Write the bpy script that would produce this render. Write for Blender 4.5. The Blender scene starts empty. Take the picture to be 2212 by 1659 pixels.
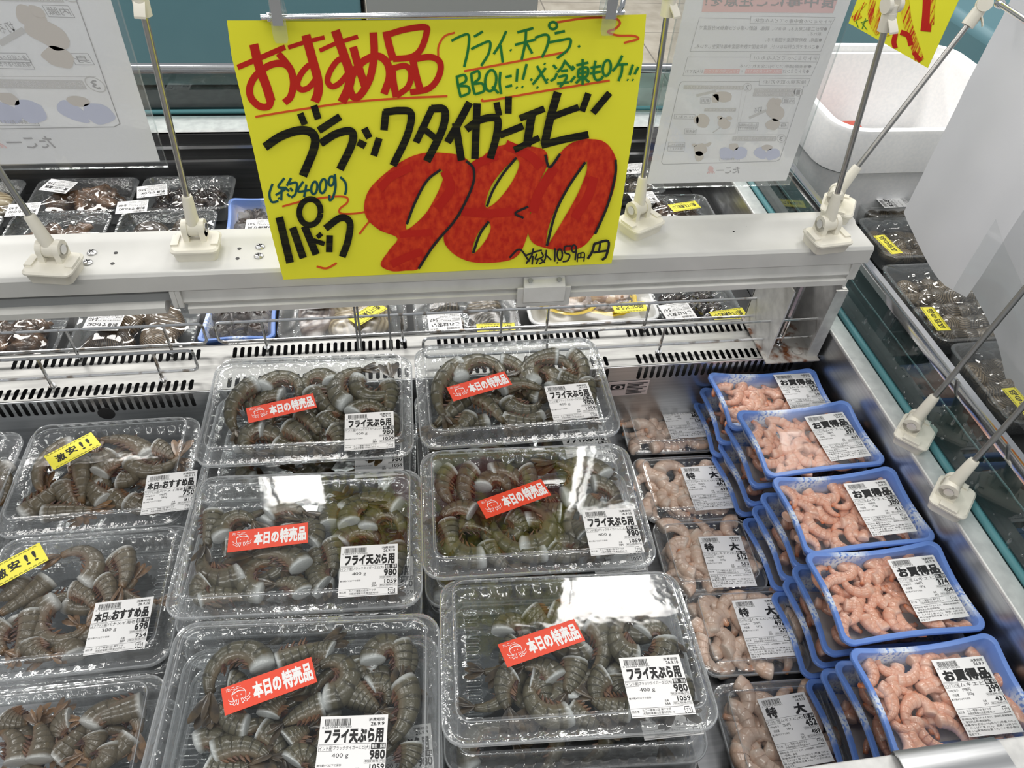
# Seafood island in a supermarket: front compartment of shrimp packs, rear compartment of shellfish,
# white canopy bar between them carrying sign stands.
import bpy, bmesh, math, random
from mathutils import Vector, Matrix, noise
S = bpy.context.scene
COL = S.collection
R = random.Random(7)
Z0 = 0.80                       # top of the case walls above the shop floor (metres)

# ------------------------------------------------------------------ camera, world, lamps, exposure
FPX, CX, CY = 1603.0, 1106.0, 829.5
RX = Vector((0.98829938, -0.14078458, 0.05868588))     # image right in world axes
RD = Vector((-0.05989826, -0.71208283, -0.69953574))   # image down
RF = Vector((0.14027306, 0.68783555, -0.71218377))     # forward
CAM = Vector((0, 0, Z0 + 0.70))
cd = bpy.data.cameras.new('camera'); cam = bpy.data.objects.new('camera', cd); COL.objects.link(cam)
cd.sensor_width = 36.0; cd.lens = 36.0 * FPX / 2212.0; cd.clip_start = 0.02; cd.clip_end = 60
m3 = Matrix((RX, -RD, -RF)).transposed()
cam.matrix_world = Matrix.Translation(CAM) @ m3.to_4x4()
S.camera = cam
S.view_settings.view_transform = 'Standard'; S.view_settings.look = 'None'
S.view_settings.gamma = 1.0; S.view_settings.use_curve_mapping = False
S.view_settings.exposure = 0.0
w = bpy.data.worlds.new('World'); S.world = w; w.use_nodes = True
w.node_tree.nodes['Background'].inputs[0].default_value = (0.92, 0.96, 1.0, 1)
w.node_tree.nodes['Background'].inputs[1].default_value = 0.30
def area(name, loc, sx, sy, power, col=(1, .97, .93)):
    l = bpy.data.lights.new(name, 'AREA'); l.shape = 'RECTANGLE'; l.size = sx; l.size_y = sy
    l.energy = power; l.color = col
    o = bpy.data.objects.new(name, l); COL.objects.link(o); o.location = loc
    return o
LZ = Z0 + 1.95
for ly in (-1.5, 0.3, 2.14, 3.9):                       # ceiling rows of fluorescent fittings
    for lx in (-2.57, -1.46, -0.35, 0.76, 1.87):
        area('ceiling_lamp', (lx, ly, LZ), 0.65, 0.42, {-1.5: 10.5, 0.3: 5.5, 2.14: 15.0, 3.9: 17.0}[ly])
cy = S.cycles
cy.max_bounces = 7; cy.diffuse_bounces = 3; cy.glossy_bounces = 3; cy.transmission_bounces = 4
cy.transparent_max_bounces = 28; cy.caustics_reflective = False; cy.caustics_refractive = False
cy.sample_clamp_indirect = 4.0; cy.use_denoising = True; cy.adaptive_threshold = .015

# ------------------------------------------------------------------ helpers
def ray(u, v):
    return RX * (u - CX) + RD * (v - CY) + RF * FPX
def at(u, v, z):                # point of the plane z = Z0 + z seen at that place of the photograph
    d = ray(u, v); t = (Z0 + z - CAM.z) / d.z; return CAM + d * t
def aty(u, v, y):
    d = ray(u, v); return CAM + d * (y / d.y)
def atx(u, v, x):
    d = ray(u, v); return CAM + d * (x / d.x)

def tag(o, label=None, cat=None, group=None, kind=None):
    if label: o['label'] = label
    if cat: o['category'] = cat
    if group: o['group'] = group
    if kind: o['kind'] = kind
    return o
def empty(name, loc=(0, 0, 0), rz=0.0):
    o = bpy.data.objects.new(name, None); COL.objects.link(o); o.empty_display_size = .02
    o.location = loc; o.rotation_euler = (0, 0, rz); return o

class MB:                       # collects shapes, links them as ONE mesh object
    def __init__(s): s.v = []; s.f = []; s.m = []; s.uv = []; s.col = []
    def add(s, vs, fs, mi=0, uv=None, col=None):
        b = len(s.v); s.v += [tuple(p) for p in vs]; s.f += [tuple(b + i for i in f) for f in fs]; s.m += [mi] * len(fs)
        s.uv += uv if uv else [(0, 0)] * len(vs)
        s.col += col if col else [(0, 0, 0, 1)] * len(vs)
        return s
    def box(s, x0, x1, y0, y1, z0, z1, mi=0, M=None):
        vs = [Vector((x, y, z)) for z in (z0, z1) for y in (y0, y1) for x in (x0, x1)]
        if M: vs = [M @ p for p in vs]
        return s.add(vs, [(0, 2, 3, 1), (4, 5, 7, 6), (0, 1, 5, 4), (2, 6, 7, 3), (0, 4, 6, 2), (1, 3, 7, 5)], mi)
    def loft(s, rings, mi=0, cap0=False, cap1=False, closed=True, uv=None, col=None):
        n = len(rings[0]); vs = [p for r in rings for p in r]; fs = []
        for i in range(len(rings) - 1):
            for j in range(n if closed else n - 1):
                k = (j + 1) % n
                fs.append((i * n + j, i * n + k, (i + 1) * n + k, (i + 1) * n + j))
        if cap0: fs.append(tuple(reversed(range(n))))
        if cap1: fs.append(tuple((len(rings) - 1) * n + j for j in range(n)))
        return s.add(vs, fs, mi, uv, col)
    def tube(s, pts, r, n=10, mi=0, closed=False, caps=True):
        pts = [Vector(p) for p in pts]; rings = []; N = len(pts)
        up = None
        for i, p in enumerate(pts):
            a = pts[(i - 1) % N] if (closed or i > 0) else p
            b = pts[(i + 1) % N] if (closed or i < N - 1) else p
            t = (b - a).normalized()
            if up is None: up = t.orthogonal().normalized()
            up = (up - t * up.dot(t)).normalized(); sd = t.cross(up)
            rr_ = r[i] if isinstance(r, (list, tuple)) else r
            rings.append([p + (up * math.cos(q) + sd * math.sin(q)) * rr_ for q in [2 * math.pi * k / n for k in range(n)]])
        if closed: rings.append(rings[0]); caps = False
        return s.loft(rings, mi, caps, caps)
    def cyl(s, c, r, h, n=20, mi=0, axis=(0, 0, 1), r2=None):
        c = Vector(c); a = Vector(axis).normalized()
        return s.tube([c, c + a * h], [r, r if r2 is None else r2], n, mi)
    def build(s, name, mats, parent=None, smooth=35, bevel=0, sub=0):
        me = bpy.data.meshes.new(name); me.from_pydata(s.v, [], s.f)
        for m in (mats if isinstance(mats, (list, tuple)) else [mats]): me.materials.append(m)
        me.polygons.foreach_set('material_index', s.m)
        ly = me.uv_layers.new(name='UVMap'); li = [0] * len(me.loops); me.loops.foreach_get('vertex_index', li)
        ly.data.foreach_set('uv', [c for i in li for c in s.uv[i]])
        if any(c != (0, 0, 0, 1) for c in s.col):
            ca = me.color_attributes.new('mask', 'FLOAT_COLOR', 'POINT'); ca.data.foreach_set('color', [c for q in s.col for c in q])
        me.update()
        if smooth:
            me.polygons.foreach_set('use_smooth', [True] * len(me.polygons)); me.set_sharp_from_angle(angle=math.radians(smooth))
        o = bpy.data.objects.new(name, me); COL.objects.link(o)
        if parent: o.parent = parent
        if bevel:
            b = o.modifiers.new('bevel', 'BEVEL'); b.width = bevel; b.segments = 3; b.limit_method = 'ANGLE'; b.angle_limit = math.radians(40)
        if sub:
            q = o.modifiers.new('sub', 'SUBSURF'); q.levels = q.render_levels = sub
        return o
def copy_tree(o, parent=None):
    c = o.copy(); COL.objects.link(c)
    if parent: c.parent = parent
    for ch in list(o.children): copy_tree(ch, c)
    return c

# ------------------------------------------------------------------ materials
def mat(name, col=(.8, .8, .8), rough=.5, metal=0.0, spec=.5, coat=0.0):
    m = bpy.data.materials.new(name); m.use_nodes = True
    b = m.node_tree.nodes['Principled BSDF']
    b.inputs['Base Color'].default_value = (*col, 1); b.inputs['Roughness'].default_value = rough
    b.inputs['Metallic'].default_value = metal; b.inputs['Specular IOR Level'].default_value = spec
    b.inputs['Coat Weight'].default_value = coat; b.inputs['Coat Roughness'].default_value = .08
    return m
class NT:                       # tiny node-tree writer
    def __init__(s, m): s.t = m.node_tree; s.b = s.t.nodes.get('Principled BSDF')
    def n(s, ty, **kw):
        q = s.t.nodes.new(ty)
        for k, v in kw.items():
            if k.startswith('i_'):
                k = k[2:]; k = int(k) if k.isdigit() else k.replace('_', ' ')
                q.inputs[k].default_value = v
            else: setattr(q, k, v)
        return q
    def l(s, a, b): s.t.links.new(a, b)
    def math(s, op, a, b=None, c=None, clamp=False):
        q = s.t.nodes.new('ShaderNodeMath'); q.operation = op; q.use_clamp = clamp
        for i, x in enumerate((a, b, c)):
            if x is None: continue
            if isinstance(x, (int, float)): q.inputs[i].default_value = x
            else: s.l(x, q.inputs[i])
        return q.outputs[0]
    def mix(s, f, a, b):
        q = s.t.nodes.new('ShaderNodeMix'); q.data_type = 'RGBA'
        for i, x in ((0, f), (6, a), (7, b)):
            if isinstance(x, tuple): q.inputs[i].default_value = (*x, 1)
            elif isinstance(x, (int, float)): q.inputs[i].default_value = x
            else: s.l(x, q.inputs[i])
        return q.outputs[2]
    def ramp(s, x, stops):
        q = s.t.nodes.new('ShaderNodeValToRGB'); e = q.color_ramp.elements
        while len(e) < len(stops): e.new(.5)
        for k, (p, c) in enumerate(stops):
            e[k].position = p; e[k].color = (*c, 1) if isinstance(c, tuple) else (c, c, c, 1)
        s.l(x, q.inputs[0]); return q.outputs[0]
    def noise(s, scale, detail=3, vec=None, rough=.5):
        q = s.n('ShaderNodeTexNoise'); q.inputs['Scale'].default_value = scale; q.inputs['Detail'].default_value = detail; q.inputs['Roughness'].default_value = rough
        s.l(vec if vec else s.n('ShaderNodeTexCoord').outputs['Object'], q.inputs['Vector']); return q.outputs['Fac']
    def map(s, scale=(1, 1, 1), src='Object'):
        q = s.n('ShaderNodeMapping'); q.inputs['Scale'].default_value = scale
        s.l(s.n('ShaderNodeTexCoord').outputs[src], q.inputs[0]); return q.outputs[0]
    def bump(s, h, strength=.2, dist=.002):
        q = s.n('ShaderNodeBump'); q.inputs['Strength'].default_value = strength; q.inputs['Distance'].default_value = dist
        s.l(h, q.inputs['Height']); return q.outputs[0]
def noisy(m, c1, c2, scale, detail=3, bump=0, stretch=None, lo=.35, hi=.65, rough=None):
    t = NT(m); f = t.noise(scale, detail, t.map(stretch) if stretch else None)
    t.l(t.ramp(f, [(lo, c1), (hi, c2)]), t.b.inputs['Base Color'])
    if bump: t.l(t.bump(f, bump, .001), t.b.inputs['Normal'])
    if rough: t.l(t.ramp(f, [(lo, rough[0]), (hi, rough[1])]), t.b.inputs['Roughness'])
    return m
def clear(name, tint=(.97, .98, .98), rough=.04, base=.03, gain=1.0, bscale=45, bstr=.12, veil=0.0):
    m = bpy.data.materials.new(name); m.use_nodes = True; t = NT(m); t.t.nodes.remove(t.b)
    out = t.t.nodes['Material Output']
    tr = t.n('ShaderNodeBsdfTransparent'); tr.inputs[0].default_value = (*tint, 1)
    gl = t.n('ShaderNodeBsdfGlossy'); gl.inputs[0].default_value = (1, 1, 1, 1); gl.inputs[1].default_value = rough
    fr = t.n('ShaderNodeLayerWeight'); fr.inputs[0].default_value = .5
    nb = t.bump(t.noise(bscale, 2), bstr, .002)
    t.l(nb, gl.inputs['Normal'])
    f5 = t.math('MULTIPLY_ADD', t.math('POWER', fr.outputs['Facing'], 5.0), .96, .036)     # Schlick, the same from both sides
    f = t.math('MULTIPLY_ADD', f5, gain, base, True)
    mx = t.n('ShaderNodeMixShader'); t.l(f, mx.inputs[0]); t.l(tr.outputs[0], mx.inputs[1]); t.l(gl.outputs[0], mx.inputs[2])
    last = mx.outputs[0]
    if veil:
        df = t.n('ShaderNodeBsdfDiffuse'); df.inputs[0].default_value = (.8, .82, .84, 1)
        m2 = t.n('ShaderNodeMixShader'); m2.inputs[0].default_value = veil
        t.l(last, m2.inputs[1]); t.l(df.outputs[0], m2.inputs[2]); last = m2.outputs[0]
    t.l(last, out.inputs[0]); return m

M = {}
M['plastic'] = clear('clear_plastic', rough=.05, base=.02, gain=1.1, bscale=38, bstr=.10)
M['ribbed'] = clear('clear_plastic_edge', rough=.08, base=.06, gain=1.4, bscale=160, bstr=.3, veil=.07)
M['rim'] = clear('clear_plastic_rim', rough=.07, base=.22, gain=1.5, bscale=120, bstr=.2, veil=.22)
M['film'] = clear('stretch_film', rough=.20, base=.015, gain=1.1, bscale=16, bstr=.22)
M['filmtight'] = clear('wrinkled_film', rough=.03, base=.012, gain=1.15, bscale=22, bstr=.5)
M['laminate'] = clear('laminate_film', rough=.06, base=.05, gain=1.2, bscale=60, bstr=.08)
M['sheetclear'] = clear('clear_plastic_sheet', rough=.1, base=.08, gain=1.5, bscale=14, bstr=.3, veil=.10)
M['glass'] = clear('case_glass', tint=(.52, .64, .65), rough=.01, base=.02, gain=1.1, bscale=5, bstr=0)
M['clipplastic'] = clear('clear_clip_plastic', tint=(.95, .97, .97), rough=.08, base=.06, gain=1.2, bscale=90, bstr=.2, veil=.05)
M['white'] = noisy(mat('white_enamel', rough=.38), (.57, .57, .545), (.63, .63, .60), 14, 5, .05)
M['rail'] = noisy(mat('grey_white_plastic_rail', rough=.45), (.60, .60, .57), (.68, .68, .65), 30, 5, .05)
M['cream'] = noisy(mat('cream_plastic', rough=.33), (.76, .73, .63), (.80, .77, .67), 40, 3)
M['steel'] = noisy(mat('brushed_steel', rough=.3, metal=1), (.50, .51, .52), (.60, .61, .62), 6, 4, .03, (1, 40, 40))
M['steel_y'] = noisy(mat('brushed_steel_side', rough=.32, metal=1), (.46, .47, .49), (.58, .59, .60), 6, 4, .03, (40, 1, 40))
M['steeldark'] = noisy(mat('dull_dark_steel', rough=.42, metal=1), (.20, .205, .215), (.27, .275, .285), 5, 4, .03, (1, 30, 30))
M['deck'] = noisy(mat('perforated_steel', rough=.42, metal=.75), (.31, .31, .30), (.42, .42, .405), 18, 5, .04, (1, 5, 1))
M['trim'] = noisy(mat('worn_steel_ledge', rough=.5, metal=.55), (.60, .60, .59), (.74, .74, .72), 60, 5, .05)
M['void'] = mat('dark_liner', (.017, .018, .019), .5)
M['chrome'] = mat('chrome', (.80, .81, .83), .12, 1)
M['wire'] = noisy(mat('chromed_wire', rough=.2, metal=1), (.34, .30, .26), (.74, .75, .76), 55, 3, 0, None, .36, .46)
M['pole'] = mat('brushed_steel_pole', (.47, .46, .44), .30, 1)
M['screw'] = mat('screw_steel', (.62, .62, .62), .3, 1)
M['teal'] = noisy(mat('teal_painted_metal', rough=.42), (.092, .20, .238), (.105, .22, .258), 3, 3)
M['tealstrip'] = mat('teal_rubber_strip', (.10, .29, .32), .4)
M['grey'] = mat('grey_panel', (.27, .28, .28), .5)
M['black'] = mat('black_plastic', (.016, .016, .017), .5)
M['dark'] = mat('dark_hollow', (.03, .03, .032), .7)
M['foam'] = noisy(mat('polystyrene', rough=.75), (.86, .87, .88), (.92, .92, .92), 160, 2, .12)
M['paper_y'] = mat('fluorescent_yellow_paper', (.95, .92, .05), .7, spec=.2)
M['paper_w'] = noisy(mat('white_paper', rough=.75, spec=.2), (.66, .66, .67), (.69, .69, .69), 300, 2)
M['sheet'] = noisy(mat('thin_white_wrapping_paper', rough=.8, spec=.2), (.66, .66, .68), (.73, .73, .74), 9, 5, .25)
M['lab'] = mat('label_white', (.86, .86, .86), .5)
M['ink'] = mat('label_ink', (.012, .012, .013), .6)
M['inkgreen'] = mat('green_marker', (.012, .20, .035), .6)
M['inkteal'] = mat('dark_teal_marker', (.004, .085, .085), .6)
M['orange'] = mat('orange_red_pen', (.80, .10, .015), .6)
M['stickred'] = mat('red_sticker', (.80, .075, .035), .45)
M['sticky'] = mat('yellow_sticker', (.86, .78, .06), .45)
M['ghost'] = mat('show_through_grey', (.42, .42, .43), .8, spec=.1)
M['ghost2'] = mat('show_through_pale', (.58, .58, .58), .8, spec=.1)
M['ghostred'] = mat('show_through_pink', (.74, .55, .55), .8, spec=.1)
M['ghostbrown'] = mat('show_through_brown', (.60, .57, .54), .8, spec=.1)
M['ghostblue'] = mat('show_through_blue', (.56, .59, .72), .8, spec=.1)
M['tape'] = mat('printed_pink_notice', (.62, .52, .50), .5)
M['yellowplate'] = mat('yellow_plastic_dish', (.80, .56, .04), .4)
M['traywhite'] = mat('white_foam_tray', (.78, .78, .78), .5)
M['pasta'] = mat('red_fish_tub', (.5, .08, .05), .5)
def thin_paper(name, col, amt, scale, strength):
    m = noisy(mat(name, rough=.8, spec=.2), tuple(c * .97 for c in col), col, scale, 5, strength); t = NT(m); tl = t.n('ShaderNodeBsdfTranslucent'); tl.inputs[0].default_value = (*col, 1)
    mx = t.n('ShaderNodeMixShader'); mx.inputs[0].default_value = amt; t.l(t.b.outputs[0], mx.inputs[1]); t.l(tl.outputs[0], mx.inputs[2]); t.l(mx.outputs[0], t.t.nodes['Material Output'].inputs[0]); return m
M['paper_w'] = thin_paper('white_paper', (.93, .93, .94), .55, 300, .02)
M['sheet'] = thin_paper('thin_white_wrapping_paper', (.93, .93, .95), .50, 9, .35)
def marker(name, c1, c2, sc=(3, 60, 3), lo=.3, hi=.7):
    return noisy(mat(name, rough=.55, spec=.25), c1, c2, 5, 3, 0, sc, lo, hi)
M['red'] = marker('red_marker', (.55, .02, .012), (.62, .026, .015))
M['redbig'] = marker('broad_red_marker', (.56, .022, .012), (.78, .07, .018), (30, 4, 18), .35, .7)
M['blk'] = marker('black_marker', (.008, .008, .006), (.05, .05, .012), (4, 4, 70), .45, .85)
M['redstreak'] = marker('dry_red_marker', (.62, .03, .015), (.86, .74, .03), (60, 60, 4), .40, .55)

def shrimp_mat(name, flesh, shell1, shell2, band, belly, tail, bandamt, nseg=6, rough=.24):
    m = mat(name, rough=rough, coat=.35); t = NT(m)
    uv = t.n('ShaderNodeSeparateXYZ'); t.l(t.n('ShaderNodeTexCoord').outputs['UV'], uv.inputs[0]); u, v = uv.outputs[0], uv.outputs[1]
    oi = t.n('ShaderNodeObjectInfo').outputs['Random']
    n1 = t.noise(90, 4)
    shell = t.mix(n1, shell1, shell2)
    hue = t.math('MULTIPLY', oi, .55)
    shell = t.mix(hue, shell, t.mix(.5, shell, tuple(c * .62 for c in shell1)))
    fr = t.math('FRACT', t.math('MULTIPLY', u, nseg))
    bd = t.ramp(fr, [(0, 1.0), (.07, 0.0), (.72, 0.0), (.90, 1.0)])
    bd = t.math('MULTIPLY', bd, t.math('MULTIPLY', t.ramp(n1, [(.3, .4), (.6, 1.0)]), bandamt))
    bd = t.math('MULTIPLY', bd, t.ramp(v, [(.25, 0.0), (.5, 1.0)]))
    c = t.mix(bd, shell, band)
    c = t.mix(t.ramp(v, [(.05, 1.0), (.40, 0.0)]), c, belly)
    c = t.mix(t.ramp(u, [(.86, 0.0), (.99, 1.0)]), c, tail)
    c = t.mix(t.ramp(t.math('ADD', u, t.math('MULTIPLY', n1, .05)), [(.045, 1.0), (.12, 0.0)]), c, flesh)
    t.l(c, t.b.inputs['Base Color'])
    t.b.inputs['Subsurface Weight'].default_value = 0
    t.l(t.bump(t.math('ADD', t.noise(420, 2), t.math('MULTIPLY', t.noise(110, 3), 1.5)), .22, .0012), t.b.inputs['Normal'])
    return m
M['tiger'] = shrimp_mat('tiger_shrimp_shell', (.50, .52, .51), (.070, .064, .040), (.165, .150, .102), (.014, .014, .012), (.20, .155, .10), (.055, .042, .02), .62)
M['vana'] = shrimp_mat('white_shrimp_shell', (.50, .50, .48), (.095, .078, .050), (.20, .165, .115), (.05, .042, .03), (.25, .18, .13), (.17, .095, .04), .35)
M['peelbig'] = shrimp_mat('peeled_large_shrimp', (.74, .60, .50), (.72, .48, .35), (.80, .63, .52), (.68, .39, .25), (.80, .62, .51), (.74, .34, .17), .30, 7, .2)
M['peelsmall'] = shrimp_mat('peeled_small_shrimp', (.80, .50, .38), (.74, .31, .18), (.82, .50, .38), (.70, .22, .10), (.80, .50, .39), (.66, .20, .07), .35, 7, .2)
M['tailtiger'] = noisy(mat('tiger_tail_fan', rough=.3, coat=.3), (.014, .010, .007), (.085, .055, .022), 70, 3)
M['tailvana'] = noisy(mat('white_shrimp_tail_fan', rough=.3, coat=.3), (.075, .045, .025), (.26, .14, .06), 80, 3)
M['legs'] = noisy(mat('shrimp_swimmerets', rough=.35), (.055, .018, .015), (.17, .085, .04), 130, 2)
def shell_mat(name, a, b, c, wave, sc=60):
    m = mat(name, rough=.3, coat=.4); t = NT(m)
    q = t.n('ShaderNodeTexWave'); q.inputs['Scale'].default_value = wave; q.inputs['Distortion'].default_value = 2.0; q.inputs['Detail'].default_value = 2
    uvn = t.n('ShaderNodeTexCoord'); t.l(uvn.outputs['UV'], q.inputs[0])
    f = t.math('ADD', t.math('MULTIPLY', q.outputs['Fac'], .55), t.math('MULTIPLY', t.noise(sc, 4), .5))
    f2 = t.math('ADD', f, t.math('MULTIPLY', t.math('SUBTRACT', t.n('ShaderNodeObjectInfo').outputs['Random'], .5), .5))
    t.l(t.ramp(f2, [(.25, a), (.52, b), (.85, c)]), t.b.inputs['Base Color'])
    t.l(t.bump(q.outputs['Fac'], .35, .001), t.b.inputs['Normal']); return m
M['clam'] = shell_mat('small_clam_shell', (.030, .024, .016), (.095, .073, .046), (.23, .18, .12), 3)
M['bigclam'] = shell_mat('smooth_clam_shell', (.24, .18, .10), (.42, .33, .19), (.56, .48, .34), 2)
M['purple'] = shell_mat('purple_clam_shell', (.07, .045, .04), (.16, .11, .10), (.26, .20, .17), 2)
M['ark'] = shell_mat('ribbed_ark_shell', (.022, .015, .010), (.10, .065, .038), (.24, .17, .10), 9)
M['whelk'] = noisy(mat('brown_sea_snail', rough=.25, coat=.5), (.035, .022, .015), (.21, .12, .07), 45, 4, .3)
M['darkmeat'] = noisy(mat('black_sea_snail', rough=.2, coat=.6), (.010, .008, .007), (.07, .045, .035), 60, 4, .4)
M['scallop'] = noisy(mat('scallop_meat', rough=.3, coat=.4), (.30, .16, .09), (.55, .36, .18), 50, 4, .3)
M['mantle'] = noisy(mat('scallop_mantle', rough=.3, coat=.4), (.10, .08, .07), (.34, .25, .20), 60, 4, .4)
def blue_tray():
    m = mat('printed_blue_tray', rough=.32); t = NT(m)
    a = t.n('ShaderNodeAttribute'); a.attribute_name = 'mask'; sp = t.n('ShaderNodeSeparateColor'); t.l(a.outputs['Color'], sp.inputs[0])
    c = t.mix(t.noise(12, 2), (.135, .265, .70), (.165, .31, .76))
    c = t.mix(sp.outputs[1], c, (.74, .68, .66))
    n1 = t.noise(260, 3); lace = t.math('MULTIPLY', t.ramp(n1, [(.38, 0.0), (.50, 1.0)]), t.ramp(t.noise(40, 2), [(.25, .5), (.5, 1.0)]))
    c = t.mix(t.math('MULTIPLY', lace, sp.outputs[0]), c, (.80, .86, .94))
    t.l(c, t.b.inputs['Base Color']); return m
M['blue'] = blue_tray()
def tile_mat():
    m = mat('floor_tile', rough=.35); t = NT(m)
    q = t.n('ShaderNodeTexBrick'); q.offset = 0; q.inputs['Scale'].default_value = 1.0; q.inputs['Brick Width'].default_value = .45; q.inputs['Row Height'].default_value = .45
    q.inputs['Mortar Size'].default_value = .004
    t.l(t.n('ShaderNodeTexCoord').outputs['Object'], q.inputs[0])
    c = t.ramp(t.noise(9, 5), [(.35, (.44, .40, .33)), (.65, (.58, .54, .46))])
    t.l(c, q.inputs['Color1']); t.l(c, q.inputs['Color2']); q.inputs['Mortar'].default_value = (.25, .23, .20, 1)
    t.l(q.outputs['Color'], t.b.inputs['Base Color']); return m
M['tile'] = tile_mat()
# ------------------------------------------------------------------ the setting
MB().box(-4, 5, -2, 7, -.02, 0).build('floor', M['tile']); tag(bpy.data.objects['floor'], kind='structure')
wallm = mat('shop_wall', (.62, .61, .58), .7)
tag(MB().box(-4, 5, 7, 7.1, 0, 2.9).build('wall_rear', wallm), kind='structure'); tag(MB().box(5, 5.1, -2, 7, 0, 2.9).build('wall_right', wallm), kind='structure')

# ------------------------------------------------------------------ the refrigerated island
ZB = Z0 - .203                   # case bottom inside
case = empty('refrigerated_display_case', (0, .8, 0)); O = Vector((0, -.8, 0))
tag(case, 'teal refrigerated seafood island with stainless inner walls and low glass edge', 'display case')
def cpart(mb, name, mats, **k):
    o = mb.build(name, mats, case, **k); o.location = O; return o
XL, XR, YF, YD0, YD1, YR = -1.6, .627, .175, .747, .842, 1.386
ZD = Z0 - .051                  # top of the perforated divider
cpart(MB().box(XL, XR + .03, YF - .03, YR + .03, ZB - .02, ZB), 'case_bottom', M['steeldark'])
cpart(MB().box(XR, XR + .012, YF, YR, ZB, Z0 - .0005), 'end_panel', M['steel_y'])
cpart(MB().box(XL, XR, YF - .012, YF, ZB, Z0 - .0005), 'front_panel', M['steel'])
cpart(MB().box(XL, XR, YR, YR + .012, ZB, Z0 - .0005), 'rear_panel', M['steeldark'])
b = MB()                        # rear wall air slots: two dark ledges
b.box(XL, XR - .001, YR - .012, YR, Z0 - .028, Z0 - .022); b.box(XL, XR - .001, YR - .018, YR, Z0 - .052, Z0 - .047)
cpart(b, 'air_outlet_ledge', M['steel'])
cpart(MB().box(XL, XR - .001, YR - .004, YR - .0005, Z0 - .047, Z0 - .028).box(XL, XR - .001, YR - .004, YR - .0005, Z0 - .022, Z0 - .003), 'air_outlet', M['black'])
# top trims of the walls
b = MB(); b.box(XR - .001, XR + .026, YF - .03, YR + .075, Z0 - .006, Z0)
cpart(b, 'end_ledge', M['trim'], bevel=.002)
b = MB(); b.loft([[Vector((x, YR, Z0 - .006)), Vector((x, YR, Z0)), Vector((x, YR + .04, Z0)), Vector((x, YR + .074, Z0 - .004)), Vector((x, YR + .074, Z0 - .010))] for x in (XL, XR + .0)], cap0=True, cap1=True)
cpart(b, 'rear_ledge', M['trim'])
b = MB(); b.box(XL, XR, YF - .05, YF + .002, Z0 - .010, Z0)
b.box(XL, XR, YF - .052, YF - .030, Z0, Z0 + .006)
cpart(b, 'front_ledge', M['trim'], bevel=.002)
cpart(MB().tube([(XR + .032, YF - .1, Z0 + .001), (XR + .032, YR + .09, Z0 + .001)], .0052, 12), 'end_rubber_strip', M['tealstrip'])
cpart(MB().tube([(XL, YR + .086, Z0 - .001), (XR + .03, YR + .086, Z0 - .001)], .0045, 12), 'rear_rubber_strip', M['tealstrip'])
GX, GY = .663, YR + .094
cpart(MB().box(GX - .003, GX + .003, YF - .1, GY, Z0 - .03, Z0 + .088), 'end_glass', M['glass'])
cpart(MB().box(XL, GX, GY - .003, GY + .003, Z0 - .03, Z0 + .080), 'rear_glass', M['glass'])
def railsec(mb, p0, p1, side):
    p0, p1 = Vector(p0), Vector(p1); prof = [(-.006, -.009), (-.006, .004), (-.004, .007), (.004, .007), (.006, .004), (.006, -.009)]
    mb.loft([[p + side * a + Vector((0, 0, c)) for a, c in prof] for p in (p0, p1)], cap0=True, cap1=True)
b = MB(); railsec(b, (GX, YF - .1, Z0 + .09), (GX, GY + .008, Z0 + .09), Vector((1, 0, 0))); cpart(b, 'end_glass_rail', M['chrome'])
b = MB(); railsec(b, (XL, GY, Z0 + .082), (GX, GY, Z0 + .082), Vector((0, 1, 0))); cpart(b, 'rear_glass_rail', M['chrome'])
b = MB(); pts = [Vector((GX + .0045, YF - .1 + 1.4 * k / 120, Z0 + .052 - .010 * (k / 120) + .0012 * noise.noise(Vector((k * .7, 3, 1))))) for k in range(121)]
b.tube(pts, [.0011 + .0011 * max(0, noise.noise(Vector((k * .45, 8, 2)))) for k in range(121)], 6); cpart(b, 'sealant_bead', mat('sealant_white', (.55, .58, .58), .6))
b = MB(); q_ = random.Random(4)
for k in range(150):                    # water drops on the pane
    c = Vector((GX - .0032, q_.uniform(YF, 1.0), Z0 + q_.uniform(.006, .08))); r_ = q_.choice((.0009, .0013, .0018, .0024)); L2 = q_.choice((1, 1, 1, 2.4))
    b.loft([[c + Vector((-r_ * .55 * h_, r_ * w2 * math.cos(a), r_ * w2 * L2 * math.sin(a))) for a in [2 * math.pi * n / 8 for n in range(8)]] for w2, h_ in ((1, 0), (.8, .6), (.3, 1))], 0, False, True)
tag(cpart(b, 'water_drops', M['clipplastic']), kind='stuff')
# outer body below
b = MB(); b.box(XL, GX - .006, YR + .075, GY + .03, .1, Z0 - .03); cpart(b, 'rear_body_panel', M['teal'])
b = MB(); b.box(XL, GX, YF - .09, YF - .05, .1, Z0 - .010); cpart(b, 'front_body_panel', M['teal'])
cpart(MB().box(XL, GX, YF - .05, YR + .06, 0, .1), 'plinth', M['black'])
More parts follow.
